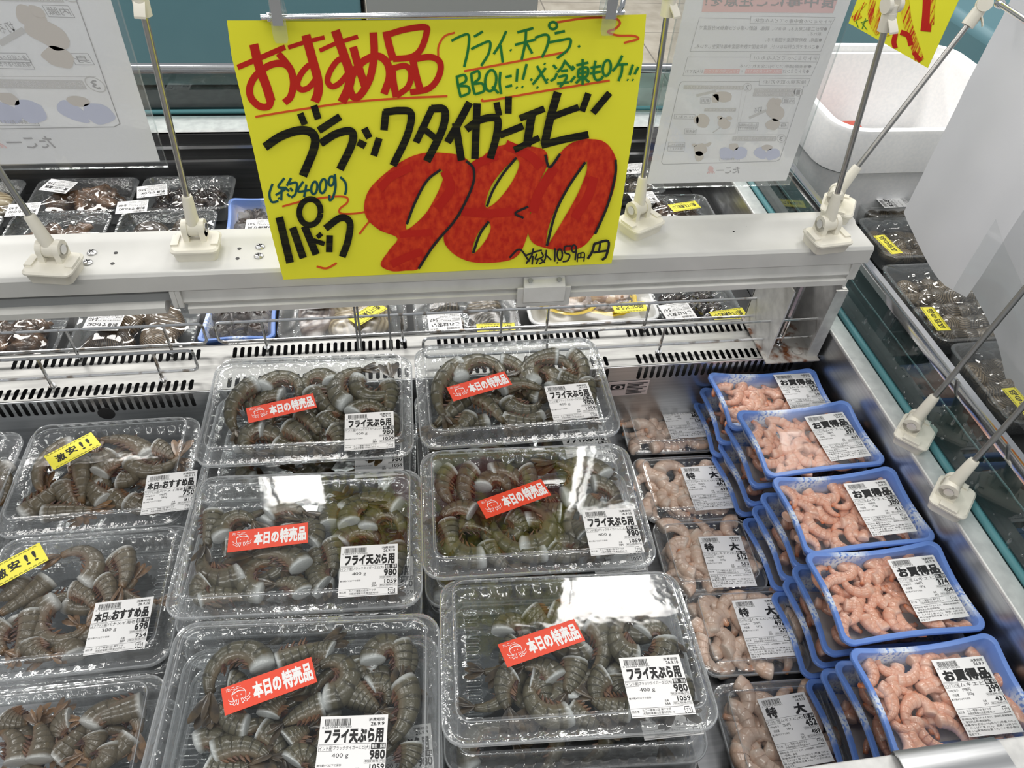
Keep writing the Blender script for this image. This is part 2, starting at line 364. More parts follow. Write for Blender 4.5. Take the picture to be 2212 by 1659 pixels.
# perforated divider
def slots(mb, P, U, V, n, pitch, ln, wd, slant, skip=()):
    """a strip of n cells from P: U along the strip (pitch each), V across; each with a slanted stadium hole"""
    U, V = Vector(U), Vector(V); H = V.length
    for c in range(n):
        o = P + U * (c * pitch)
        if c in skip:
            mb.add([o, o + U * pitch, o + U * pitch + V, o + V], [(0, 1, 2, 3)]); continue
        inn, out = [], []
        K = 16
        for k in range(K):
            q = 2 * math.pi * (k + .5) / K
            x, y = wd / 2 * math.cos(q), wd / 2 * math.sin(q) + (ln - wd) / 2 * (1 if math.sin(q) > 0 else -1)
            inn.append(o + U * (pitch / 2 + x + slant * y) + V * (.5 + y / H))
            cx_, cy_ = math.cos(q), math.sin(q); k_ = 1 / max(abs(cx_), abs(cy_))
            out.append(o + U * (pitch / 2 + cx_ * k_ * pitch / 2) + V * (.5 + .5 * cy_ * k_))
        # exact corners
        corn = [o + U * pitch + V, o + V, o, o + U * pitch]
        vs = out + inn + corn; fs = [(k, (k + 1) % K, K + (k + 1) % K, K + k) for k in range(K)]
        fs += [(1, 2 * K, 2), (5, 2 * K + 1, 6), (9, 2 * K + 2, 10), (13, 2 * K + 3, 14)]
        mb.add(vs, fs)
P_ = .0101; N_ = int((XR - XL) / P_)
sk = set(i for i in range(N_) if (N_ - i) % 29 in (0, 1, 2, 3))
b = MB()
slots(b, Vector((XL, YD0, ZD)), (1, 0, 0), (0, .028, 0), N_, P_, .020, .0058, 0, sk)
b.add([(XL, YD0 + .028, ZD), (XR, YD0 + .028, ZD), (XR, YD0 + .050, ZD), (XL, YD0 + .050, ZD)], [(0, 1, 2, 3)])
b.add([(XL, YD0 + .050, ZD), (XR, YD0 + .050, ZD), (XR, YD0 + .050, ZD - .004), (XL, YD0 + .050, ZD - .004)], [(0, 1, 2, 3)])
b.add([(XL, YD0 + .050, ZD - .004), (XR, YD0 + .050, ZD - .004), (XR, YD0 + .062, ZD - .003), (XL, YD0 + .062, ZD - .003)], [(0, 1, 2, 3)])
slots(b, Vector((XL, YD0 + .062, ZD - .003)), (1, 0, 0), (0, .028, .003), N_, P_, .020, .0058, 0, sk)
b.add([(XL, YD0 + .090, ZD), (XR, YD0 + .090, ZD), (XR, YD1, ZD - .002), (XL, YD1, ZD - .002)], [(0, 1, 2, 3)])
cpart(b, 'perforated_divider_top', M['deck'], smooth=0)
b = MB()
slots(b, Vector((XL, YD0, ZD - .031)), (1, 0, 0), (0, 0, .031), N_, P_, .025, .0058, 0, sk)
b.add([(XL, YD0, ZB), (XR, YD0, ZB), (XR, YD0, ZD - .031), (XL, YD0, ZD - .031)], [(0, 1, 2, 3)])
b.box(XL, XR, YD0 - .0012, YD0 + .0012, ZD - .0012, ZD)
cpart(b, 'perforated_divider_front', M['steel'], smooth=0)
cpart(MB().add([(XL, YD1, ZB), (XR, YD1, ZB), (XR, YD1, ZD - .002), (XL, YD1, ZD - .002)], [(3, 2, 1, 0)]), 'divider_back', M['steel'], smooth=0)
cpart(MB().box(XL, XR, YD0 + .012, YD1 - .012, ZB, ZD - .05), 'slot_shade_box', M['black'])  # black box added inside the divider so the slots look shaded
for (u, v) in ((230, 893),):    # drain hole plug in the divider face
    p = aty(u, v, YD0)
    cpart(MB().cyl((p.x, YD0 + .0005, p.z), .011, -.0012, 24, axis=(0, 1, 0)), 'plug_hole', M['black'])
# notices stuck to the divider face (behind the large peeled shrimp)
p = aty(1315, 825, YD0); q = aty(1403, 822, YD0); h_ = (aty(1315, 825, YD0) - aty(1318, 851, YD0)).length
b = MB().box(p.x, q.x, YD0 - .0016, YD0 - .0006, p.z - .030, p.z)
b.box(p.x + .004, p.x + .026, YD0 - .0022, YD0 - .0014, p.z - .016, p.z - .005, 1)
for k in range(8): b.box(p.x + .030, q.x - .003 - .006 * (k % 3), YD0 - .0022, YD0 - .0014, p.z - .0045 - .0031 * k, p.z - .0033 - .0031 * k, 1)
b.loft([[Vector((p.x + .015 + rx * math.cos(a), YD0 - .0026, p.z - .0105 + rz * math.sin(a))) for a in [2 * math.pi * k / 16 for k in range(16)]] for rx, rz in ((.0085, .0042), (.0038, .0038))], 0)
cpart(b, 'printed_notice', [M['tape'], M['ink']], smooth=0)

# upright that carries the canopy at the end
up = empty('canopy_upright', (.585, .79, ZD + .0006)); tag(up, 'stainless upright standing on the perforated divider under the white bar end', 'upright')
b = MB().box(-.045, -.0425, -.045, .05, 0, .128).box(-.045, .036, .048, .051, 0, .128)
b.build('web', M['trim'], up)
b = MB().box(.030, .036, -.045, .05, 0, .128).box(.018, .036, -.047, -.044, 0, .128); b; b.build('flange', M['trim'], up)
b = MB().tube([(-.012, -.010, .004), (-.012, -.010, .122)], .006, 10); b.build('conduit', M['steel_y'], up)
b = MB().box(-.05, .036, -.056, .05, 0, .002).cyl((-.012, -.03, .002), .007, .004, 6).cyl((.008, -.035, .002), .008, .002, 14)
b.build('foot_plate', noisy(mat('rusty_steel_plate', rough=.6, metal=.5), (.20, .075, .03), (.55, .53, .50), 55, 4, .2, None, .36, .52), up)

# ------------------------------------------------------------------ the white bar (night-cover housing)
BX0, BX1, BY0, BY1, BZ0, BZ1 = -1.5, .612, .722, .805, Z0 + .14, Z0 + .166
bar = empty('canopy_bar', (0, .76, BZ0)); tag(bar, 'long white enamelled bar bridging the island above the divider', 'bar')
OB = Vector((0, -.76, -BZ0))
def bpart(mb, name, mats, **k):
    o = mb.build(name, mats, bar, **k); o.location = OB; return o
prof = [(BY0, BZ0), (BY0, BZ1 - .004), (BY0 + .003, BZ1), (BY0 + .055, BZ1), (BY0 + .060, BZ1 + .003), (BY1 - .001, BZ1 + .003), (BY1, BZ1), (BY1, BZ0), (BY1 - .003, BZ0), (BY0 + .003, BZ0)]
bpart(MB().loft([[Vector((x, y, z)) for y, z in prof] for x in (BX0, BX1)], cap0=True, cap1=True), 'housing', M['white'], bevel=.0012)
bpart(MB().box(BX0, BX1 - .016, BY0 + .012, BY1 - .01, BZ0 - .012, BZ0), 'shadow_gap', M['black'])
j0 = aty(372, 640, BY0).x; j1 = aty(384, 640, BY0).x
pr1 = [(BY0 + .008, BZ0 - .004), (BY0 + .006, BZ0 - .012), (BY0 + .003, BZ0 - .019), (BY0 + .006, BZ0 - .024), (BY0 + .024, BZ0 - .024), (BY0 + .024, BZ0 - .004)]
pr2 = [(BY0 + .010, BZ0 - .025), (BY0 + .002, BZ0 - .028), (BY0 + .002, BZ0 - .036), (BY0 + .010, BZ0 - .040), (BY0 + .028, BZ0 - .040), (BY0 + .028, BZ0 - .025)]
def ext(pr, x0, x1, dz=0, dy=0): return MB().loft([[Vector((x, y + dy, z + dz)) for y, z in pr] for x in (x0, x1)], cap0=True, cap1=True)
bpart(ext(pr1, j1, BX1 - .018), 'upper_shutter_rail', M['rail'])
bpart(ext(pr2, j0 + .012, BX1 - .018), 'lower_shutter_rail', M['rail'])
bpart(ext(pr2, BX0, j0 - .012, .006, -.004), 'lower_shutter_rail', M['rail'])
bpart(MB().box(BX0, j0, BY0 + .008, BY0 + .026, BZ0 - .019, BZ0 - .008), 'upper_shutter_rail', M['grey'])
for x in (j0, j1): bpart(MB().box(x - .003, x + .003, BY0 + .001, BY0 + .02, BZ0 - .026, BZ0 - .001), 'rail_end_cap', M['rail'], bevel=.001)
bpart(MB().box(BX1 - .018, BX1 - .014, BY0 + .004, BY0 + .03, BZ0 - .042, BZ0).box(BX1 - .014, BX1 - .004, BY0 + .006, BY1 - .02, BZ0 - .03, BZ0), 'end_plate', M['rail'])
bpart(MB().box(BX0, BX1 - .02, BY0 + .030, BY1 - .004, BZ0 - .030, BZ0 - .012), 'roller_tray', M['steel'])
c0 = aty(1132, 620, BY0 - .004); c1 = aty(1221, 620, BY0 - .004)
pl = [(BY0 + .004, BZ0 - .002), (BY0 - .006, BZ0 - .012), (BY0 - .008, BZ0 - .034), (BY0 - .004, BZ0 - .038), (BY0 + .002, BZ0 - .038), (BY0 + .002, BZ0 - .012)]
bpart(ext(pl, c0.x, c1.x), 'latch_cover', M['rail'], bevel=.0008)
bpart(MB().box(c0.x - .008, c0.x + .003, BY0 - .004, BY0 - .001, BZ0 - .040, BZ0 - .014).box(c1.x - .003, c1.x + .008, BY0 - .004, BY0 - .001, BZ0 - .040, BZ0 - .014).box(c0.x - .008, c1.x + .008, BY0 - .004, BY0 - .001, BZ0 - .044, BZ0 - .038), 'latch_plate', M['rail'], bevel=.001)
for x in (c0.x + .008, c1.x - .008): bpart(MB().cyl((x, BY0 - .001, BZ0 - .0045), .003, .002, 12, axis=(0, -.7, .7)), 'latch_screw', M['grey'])
def screw(p, parent, off):
    b = MB(); b.tube([Vector((0, 0, 0)), Vector((0, 0, .0012)), Vector((0, 0, .0026)), Vector((0, 0, .0032))], [.0052, .0054, .0042, .002], 18)
    o = b.build('screw', M['screw'], parent); o.location = p + off
    c = MB().box(-.003, .003, -.0006, .0006, .0028, .0035).box(-.0006, .0006, -.003, .003, .0028, .0035).build('cross_slot', M['ink'], o); c.rotation_euler.z = R.random() * 3
for (u, v) in ((199, 547), (190, 568), (562, 534), (559, 554), (1793, 492), (1822, 506)): screw(at(u, v, .166), bar, OB)
for (u, v) in ((250, 546), (243, 569), (517, 537), (513, 558), (1570, 478), (1585, 500), (1612, 488)):
    p = at(u, v, .1664); bpart(MB().cyl((p.x, p.y, p.z - .002), .0022 if u < 600 else .0012, .0022, 12), 'bare_hole', M['black'])

# ------------------------------------------------------------------ wire guard rails on the divider
def guard(name_label, x0, x1, y, posts, lean=0, zt=.052, zb=.016):
    g = empty('wire_guard_rail', ((x0 + x1) / 2, y, ZD)); tag(g, name_label, 'guard rail'); cx_ = (x0 + x1) / 2
    def pt(x, z): return Vector((x - cx_, lean * z, z))
    r_ = .008; loop = []
    for (ax, az, a0) in ((x1 - r_, zt - r_, 0), (x0 + r_, zt - r_, 90), (x0 + r_, zb + r_, 180), (x1 - r_, zb + r_, 270)):
        for k in range(6):
            q = math.radians(a0 + 90 * k / 5); loop.append(pt(ax + r_ * math.cos(q), az + r_ * math.sin(q)))
    MB().tube(loop, .0021, 8, closed=True).build('loop', M['wire'], g)
    for x in posts:
        MB().tube([pt(x, zt), pt(x, .004), pt(x, .0006)], .0021, 8).tube([pt(x, .003) + Vector((0, 0, -.0024)), pt(x, .003)], .005, 10).build('post', M['wire'], g)
    return g
yF, yR = YD0 + .026, YD0 + .080
def gx(u, v, y, z):  return aty(u, v, y).x
guard('chromed wire guard rail nearest the shrimp, ending left of the tiger packs', -.95, gx(430, 800, yF, 0), yF, (-.75, gx(110, 830, yF, 0), gx(350, 815, yF, 0)))
guard('chromed wire guard rail nearest the shrimp, behind the peeled shrimp trays', gx(915, 760, yF, 0), gx(1775, 700, yF, 0), yF, (gx(1180, 760, yF, 0), gx(1425, 750, yF, 0), gx(1690, 730, yF, 0)))
guard('chromed wire guard rail before the shellfish, ending beside the blue tray', -.95, gx(442, 720, yR, 0), yR, (-.75, gx(160, 750, yR, 0), gx(365, 740, yR, 0)))
guard('chromed wire guard rail before the shellfish, running from blue tray to upright', gx(468, 720, yR, 0), gx(1715, 640, yR, 0), yR, (gx(575, 740, yR, 0), gx(870, 730, yR, 0), gx(1082, 710, yR, 0), gx(1180, 710, yR, 0), gx(1395, 690, yR, 0), gx(1648, 670, yR, 0)))
dv = empty('wire_shelf_divider', (gx(800, 700, YD0 + .04, 0), YD0 + .04, ZD)); tag(dv, 'thin dark wire frame hanging under the bar above the clam pack', 'wire frame')
for u0, u1 in ((764, 774), (770, 781), (838, 845)):
    a_ = aty(u0, 655, YD0 + .01) - dv.location; c_ = aty(u1, 752, YD0 + .04) - dv.location
    MB().tube([a_ + Vector((0, 0, .02)), a_, c_, c_ + Vector((0, 0, -.004))], .0014, 8).build('wire', M['grey'], dv)

# price-rail clip at the near edge
p0 = at(1935, 1625, .008); p1 = at(2152, 1590, .008)
cl = empty('steel_rail_clip', ((p0.x + p1.x) / 2, YF - .02, Z0)); tag(cl, 'bent stainless clip hooked over the front edge below the 399 tray', 'clip')
L_ = (p1.x - p0.x) / 2
pf = [(.020, -.006), (.022, .003), (.016, .0075), (-.010, .010), (-.020, .008), (-.030, -.004), (-.036, -.030), (-.038, -.030), (-.032, -.004), (-.021, .0095), (-.010, .0115), (.017, .009), (.0235, .0035), (.022, -.006)]
MB().loft([[Vector((x, y, z)) for y, z in pf] for x in (-L_, L_)], cap0=True, cap1=True).build('clip_body', M['steel'], cl)

# ------------------------------------------------------------------ sign stands: magnetic base, hinge, pole
STN = {}
def stand(key, label, px, z, rz, top, topjoint=None, hdir=1, zoff=0):
    """px: centre of the base on the surface; top: a world point the pole passes through"""
    p = at(*px, z); s = empty('sign_stand', p, rz); tag(s, label, 'sign stand', None)
    iv = Matrix.Translation(p) @ Matrix.Rotation(rz, 4, 'Z'); inv = iv.inverted()
    def rrect(w_, d_, r_, z_):
        out = []
        for (sx, sy, a0) in ((1, 1, 0), (-1, 1, 90), (-1, -1, 180), (1, -1, 270)):
            for k in range(5):
                q = math.radians(a0 + 22.5 * k); out.append(Vector((sx * (w_ / 2 - r_) + r_ * math.cos(q), sy * (d_ / 2 - r_) + r_ * math.sin(q), z_)))
        return out
    b = MB().loft([rrect(.046, .036, .006, 0), rrect(.049, .039, .006, .010), rrect(.053, .043, .007, .0125), rrect(.053, .043, .007, .0145), rrect(.049, .039, .007, .0165)], cap0=True, cap1=True)
    for sx in (-1, 1): b.box(sx * .022 - .004, sx * .022 + .004, -.010, .010, .0155, .0185)
    b.build('base', M['cream'], s)
    hz = .0285; hc = Vector((0, .008, hz))
    for sx in (-1, 1):
        kb = MB().tube([hc + Vector((sx * .0062, 0, 0)), hc + Vector((sx * .0125, 0, 0))], .0105, 22)
        kb.box(min(sx * .0062, sx * .0125), max(sx * .0062, sx * .0125), -.0025, .0185, .016, hz); kb.build('hinge_cheek', M['cream'], s)
    MB().tube([hc + Vector((-.0062, 0, 0)), hc + Vector((.0062, 0, 0))], .0095, 22).build('hinge_barrel', M['cream'], s)
    for sx in (-1, 1): MB().tube([hc + Vector((sx * .0125, 0, 0)), hc + Vector((sx * .0135, 0, 0))], .0055, 16).build('hinge_screw', M['screw'], s)
    tl = inv @ top; d_ = (tl - hc).normalized()
    MB().tube([hc + d_ * .004, hc + d_ * .010, hc + d_ * .040, hc + d_ * .042], [.0078, .0074, .0060, .0052], 20).build('sleeve', M['cream'], s)
    Ln = (tl - hc).length
    MB().tube([hc + d_ * .040, hc + d_ * Ln], .0034, 14).build('pole', M['pole'], s)
    if topjoint:
        tj = hc + d_ * Ln
        jb = MB().tube([tj - d_ * .002, tj + d_ * .016], [.0075, .0075], 18); jb.build('top_sleeve', M['cream'], s)
        e = (d_.cross(Vector((0, 1, 0)))).normalized()
        kb = MB()
        for sx in (-1, 1): kb.tube([tj + d_ * .024 + e * (sx * .004), tj + d_ * .024 + e * (sx * .0085)], .0085, 18)
        kb.tube([tj + d_ * .014, tj + d_ * .024], .007, 12)
        kb.build('top_hinge', M['cream'], s)
        tb = tj + d_ * .004 - Vector((0, .009, 0)); MB().loft([[tb + e * a + d_ * c + Vector((0, -y_, 0)) for a, c in ((-.005, y2), (.005, y2), (.005, y2 + .002), (-.005, y2 + .002))] for y_, y2 in ((-.003, .006), (.003, .000), (.006, -.004))], cap0=True, cap1=True).build('clip_tongue', M['cream'], s)
        MB().tube([tj + d_ * .024, tj + d_ * .10], .0018, 10).build('upper_rod', M['pole'], s)
    STN[key] = (s, p, iv @ (hc + d_ * Ln)); return s
def tp(u, v, y): return aty(u, v, y)
yb = at(125, 600, .166).y
stand('far_left', 'cream and steel sign stand leaning left, leftmost on the white bar', (125, 592), .166, -.15, aty(-110, 205, yb + .03))
stand('left', 'upright cream and steel sign stand just left of the yellow sign', (430, 545), .166, 0, aty(310, 28, at(430, 545, .166).y + .008), True)
stand('mid', 'upright cream and steel sign stand just right of the yellow sign', (1380, 496), .166, .5, aty(1441, 30, at(1380, 496, .166).y + .02), True)
stand('right_front', 'cream sign stand near the bar end, front one of the two crossing', (1780, 530), .166, .12, aty(1912, 62, at(1780, 530, .166).y + .02), True)
stand('right_rear', 'cream sign stand near the bar end, rear one tilted to the right', (1803, 462), .166, 1.0, aty(2092, 52, at(1803, 462, .166).y + .03), True)
stand('end_far', 'cream sign stand on the end wall trim, farther of the two', (1968, 948), 0, .75, aty(2300, 520, at(1968, 948, 0).y + .03))
stand('end_near', 'cream sign stand on the end wall trim, nearer of the two', (2046, 1088), 0, .75, aty(2330, 745, at(2046, 1088, 0).y + .03))
# ------------------------------------------------------------------ lettering helpers
_tc = bpy.data.curves.new('lettering', 'FONT'); _to = bpy.data.objects.new('lettering', _tc); COL.objects.link(_to)
_gc = {}
def glyphs(s, bold=0.0, res=2):
    k = (s, bold, res)
    if k not in _gc:
        _tc.body = s; _tc.offset = bold; _tc.resolution_u = res
        bpy.context.view_layer.update()
        me = bpy.data.meshes.new_from_object(_to.evaluated_get(bpy.context.evaluated_depsgraph_get()))
        vs = [(v.co.x, v.co.y) for v in me.vertices]; fs = [tuple(p.vertices) for p in me.polygons]; bpy.data.meshes.remove(me)
        x0 = min(v[0] for v in vs); x1 = max(v[0] for v in vs); y0 = min(v[1] for v in vs); y1 = max(v[1] for v in vs)
        _gc[k] = ([((x - x0) / (x1 - x0), (y - y0) / (y1 - y0)) for x, y in vs], fs)
    return _gc[k]
def fit(mb, s, fn, mi=0, bold=0.0, mirror=False, res=2, nd=Vector((0, 0, .000012))):     # lettering stretched over the unit square of fn(a, b)
    vs, fs = glyphs(s, 0.0, res); e = bold * .5 / max(1, len(s)) * 1.0; g = bold * .5
    for i, (dx, dy) in enumerate(((0, 0),) if not bold else ((-e, -g), (e, -g), (-e, g), (e, g), (0, 0))):     # heavier lettering: the outline laid down several times
        mb.add([fn(1 - a - dx if mirror else a + dx, b + dy) + nd * i for a, b in vs], fs, mi)
def smooth_path(pts, k=6):
    if len(pts) < 3: return [Vector(p) for p in pts]
    P = [Vector(p) for p in pts]; out = []
    for i in range(len(P) - 1):
        a = P[i - 1] if i else P[i] * 2 - P[i + 1]; b, c = P[i], P[i + 1]; d = P[i + 2] if i + 2 < len(P) else c * 2 - b
        for j in range(k):
            t = j / k; out.append(.5 * ((2 * b) + (c - a) * t + (2 * a - 5 * b + 4 * c - d) * t * t + (3 * b - a - 3 * c + d) * t ** 3))
    out.append(P[-1]); return out
def stroke(mb, pts, wd, fn, mi=0, closed=False, k=6, taper=1.0, lift=Vector((0, 0, 0))):   # flat marker stroke, fn maps drawing coordinates to the paper
    p = smooth_path(pts, k); n = len(p); A, B = [], []
    for i in range(n):
        a = p[i - 1] if i else (p[-2] if closed else p[i]); b = p[i + 1] if i < n - 1 else (p[1] if closed else p[i])
        t = (b - a); t = t.normalized() if t.length else Vector((1, 0)); nn = Vector((-t.y, t.x)) * wd * .5 * (1 + (taper - 1) * i / max(1, n - 1))
        A.append(fn(*(p[i] + nn)) + lift * (i / n)); B.append(fn(*(p[i] - nn)) + lift * (i / n))
    mb.add(A + B, [(i, i + 1, n + i + 1, n + i) for i in range(n - 1)], mi)
def ell(cx_, cy_, rx, ry, n=14, rot=0):
    c, s_ = math.cos(rot), math.sin(rot)
    return [(cx_ + rx * math.cos(q) * c - ry * math.sin(q) * s_, cy_ + rx * math.cos(q) * s_ + ry * math.sin(q) * c) for q in [2 * math.pi * k / n for k in range(n + 1)]]
def blob(mb, loops, fn, mi=0):       # filled outline with holes
    cu = bpy.data.curves.new('fill', 'CURVE'); cu.dimensions = '2D'; cu.fill_mode = 'BOTH'
    for lp in loops:
        sm = smooth_path(list(lp) + [lp[0]], 5)[:-1]
        sp = cu.splines.new('POLY'); sp.points.add(len(sm) - 1)
        for q, p in zip(sp.points, sm): q.co = (p.x / 1000, p.y / 1000, 0, 1)
        sp.use_cyclic_u = True
    o = bpy.data.objects.new('fill', cu); COL.objects.link(o); bpy.context.view_layer.update()
    me = bpy.data.meshes.new_from_object(o.evaluated_get(bpy.context.evaluated_depsgraph_get()))
    mb.add([fn(v.co.x * 1000, v.co.y * 1000) for v in me.vertices], [tuple(p.vertices) for p in me.polygons], mi)
    bpy.data.meshes.remove(me); bpy.data.objects.remove(o); bpy.data.curves.remove(cu)

# ------------------------------------------------------------------ the yellow sale sign
YS = .7115
sg = empty('sale_sign', aty(955, 320, YS)); tag(sg, 'large yellow handwritten shrimp price sign reading 980 hung before the white bar', 'sign')
OS = -Vector(sg.location)
def sp_(layer):
    y = YS - .0004 - .00004 * layer
    return lambda a, b: aty(480 + a / 2.353, b / 2.353, y) + OS
outl = [(490, 44), (700, 44), (940, 42), (1200, 36), (1396, 31), (1388, 130), (1368, 280), (1340, 460), (1321, 569), (1100, 580), (860, 592), (612, 604), (585, 500), (553, 350), (519, 200), (500, 120)]
b = MB(); n_ = len(outl)
b.add([aty(*p, YS) + OS for p in outl] + [aty(*p, YS + .0003) + OS for p in outl], [tuple(reversed(range(n_))), tuple(range(n_, 2 * n_))] + [(i, (i + 1) % n_, n_ + (i + 1) % n_, n_ + i) for i in range(n_)])
b.build('paper', M['paper_y'], sg, smooth=0)
def ink(name, mats, items, layer=0, mi0=0):
    mb = MB()
    for i, it in enumerate(items):
        stroke(mb, it[0], it[1], sp_(layer + i * .6), it[2] if len(it) > 2 else 0, lift=Vector((0, -.00003, 0)))
    return mb.build(name, mats, sg, smooth=0)
ink('red_heading', M['red'], [
    ([(78, 343), (180, 300), (290, 252), (320, 240)], 28), ([(160, 225), (185, 330), (225, 440), (248, 515)], 46),
    ([(248, 505), (235, 540), (190, 540), (148, 500), (140, 445), (170, 385), (235, 335), (300, 322), (345, 350), (362, 420), (348, 490), (316, 522)], 36), ([(285, 272), (320, 312), (345, 345)], 32),
    ([(335, 242), (420, 215), (520, 190)], 22), ([(425, 178), (455, 290), (485, 400), (487, 470), (470, 518)], 46), ([(480, 380), (450, 330), (405, 370), (382, 425), (400, 455), (440, 445), (478, 400)], 30),
    ([(495, 258), (580, 220), (690, 186)], 22), ([(575, 155), (615, 270), (650, 380), (640, 450), (608, 520)], 46), ([(640, 330), (600, 300), (555, 350), (535, 410), (560, 440), (600, 420), (642, 370)], 30),
    ([(665, 238), (690, 330), (728, 445)], 40), ([(768, 165), (772, 280), (750, 400), (700, 485), (665, 490), (648, 440), (668, 370), (720, 310), (790, 285), (838, 320), (850, 390), (822, 478)], 38),
    ([(833, 160), (848, 230), (870, 305)], 38), ([(835, 178), (930, 150), (1030, 138), (1038, 170), (1010, 250), (960, 290), (868, 300)], 32),
    ([(862, 340), (870, 420), (885, 492)], 36), ([(865, 348), (930, 335), (960, 370), (945, 440), (885, 488)], 30), ([(968, 300), (985, 380), (1010, 468)], 36), ([(970, 302), (1060, 290), (1108, 320), (1100, 390), (1050, 450), (955, 470)], 32)], 1)
ink('red_underline', M['orange'], [([(168, 594), (400, 556), (650, 520), (900, 500), (1145, 489)], 11), ([(1230, 362), (1500, 312), (1755, 263)], 11), ([(1320, 503), (1350, 512), (1640, 462), (1970, 409)], 11),
    ([(1692, 115), (1850, 92), (1985, 92), (2022, 115), (2000, 145), (1960, 162), (2010, 180), (2090, 182), (2114, 198), (2042, 218)], 11), ([(1182, 166), (1130, 185), (1100, 235), (1098, 290)], 10),
    ([(305, 1050), (420, 1020), (560, 1000), (630, 1003), (635, 1030), (598, 1062), (605, 1085), (680, 1085), (760, 1072), (782, 1090), (740, 1135), (697, 1190)], 10), ([(480, 1354), (530, 1364), (582, 1337)], 11)], 1)
G = 13
ink('green_note', M['inkgreen'], [([q for q in p], G) for p in [
    [(1165, 208), (1210, 185), (1252, 178), (1250, 250), (1230, 340)], [(1280, 187), (1325, 160)], [(1265, 250), (1310, 228), (1360, 212), (1355, 270), (1316, 335)],
    [(1444, 158), (1415, 220), (1380, 275)], [(1415, 230), (1426, 318)], [(1464, 252), (1470, 258)], [(1500, 165), (1582, 143)], [(1488, 228), (1596, 200)], [(1545, 152), (1540, 220), (1522, 305)], [(1545, 215), (1576, 272)],
    [(1590, 192), (1640, 176), (1660, 190), (1650, 240), (1625, 292)], ell(1682, 130, 20, 18), [(1690, 170), (1742, 158)], [(1660, 216), (1720, 205), (1770, 200), (1758, 250), (1702, 297)], [(1810, 232), (1818, 240)],
    [(1192, 385), (1200, 440), (1212, 492)], [(1192, 390), (1232, 382), (1238, 412), (1204, 435), (1248, 440), (1254, 472), (1210, 492)], [(1265, 372), (1272, 430), (1284, 480)], [(1265, 375), (1302, 362), (1306, 398), (1278, 425), (1322, 425), (1330, 462), (1284, 480)],
    ell(1365, 410, 28, 54, 14, .12), [(1372, 440), (1405, 474)], [(1414, 365), (1410, 420), (1418, 478)], [(1440, 392), (1472, 385)], [(1440, 442), (1474, 434)], [(1502, 348), (1496, 415)], [(1494, 442), (1500, 448)], [(1548, 325), (1528, 405)], [(1522, 440), (1530, 444)],
    [(1566, 402), (1576, 408)], [(1636, 322), (1642, 328)], [(1648, 402), (1656, 408)], [(1598, 442), (1606, 448)], [(1600, 335), (1625, 380), (1652, 425)], [(1645, 345), (1610, 390), (1578, 430)],
    [(1682, 330), (1700, 350)], [(1668, 412), (1690, 398), (1702, 372)], [(1745, 305), (1728, 340), (1704, 368)], [(1742, 312), (1784, 358)], [(1722, 362), (1758, 358)], [(1708, 392), (1750, 384), (1742, 412), (1716, 442)], [(1702, 425), (1762, 418)],
    [(1778, 335), (1792, 352)], [(1770, 418), (1794, 388)], [(1800, 332), (1862, 318)], [(1812, 352), (1856, 344), (1854, 386), (1812, 392), (1812, 352)], [(1832, 300), (1832, 432)], [(1828, 392), (1798, 424)], [(1836, 392), (1866, 418)], [(1814, 372), (1852, 366)],
    [(1898, 308), (1888, 370), (1898, 404), (1922, 404), (1936, 388)], [(1872, 345), (1926, 336)], [(1870, 374), (1924, 364)], ell(1955, 346, 20, 40, 14, .15), [(2034, 282), (2010, 330), (1984, 362)], [(2006, 330), (2062, 326)], [(2034, 330), (2030, 370), (2014, 412)],
    [(2088, 328), (2070, 382)], [(2058, 404), (2064, 408)], [(2116, 340), (2096, 378)], [(2084, 404), (2090, 408)]]], 1)
ink('teal_weight_note', M['inkteal'], [([q for q in p], 12) for p in [
    [(256, 934), (240, 985), (252, 1026), (286, 1022)], [(285, 1005), (290, 1012)], [(316, 905), (285, 950), (322, 958), (272, 992)], [(318, 952), (340, 972)], [(302, 962), (300, 1020)], [(330, 985), (345, 1000)], [(350, 905), (328, 945)], [(340, 935), (378, 930), (372, 985), (350, 1004)], [(345, 955), (358, 972)],
    [(412, 922), (385, 972), (446, 966)], [(428, 938), (416, 1002)], ell(468, 955, 15, 32, 14, .15), ell(512, 946, 16, 36, 14, .15), ell(555, 920, 14, 24, 12, .2), [(572, 885), (576, 950), (562, 1005), (546, 1018), (545, 990)], [(600, 900), (624, 925), (630, 960), (624, 990)]]], 1)
K = 42
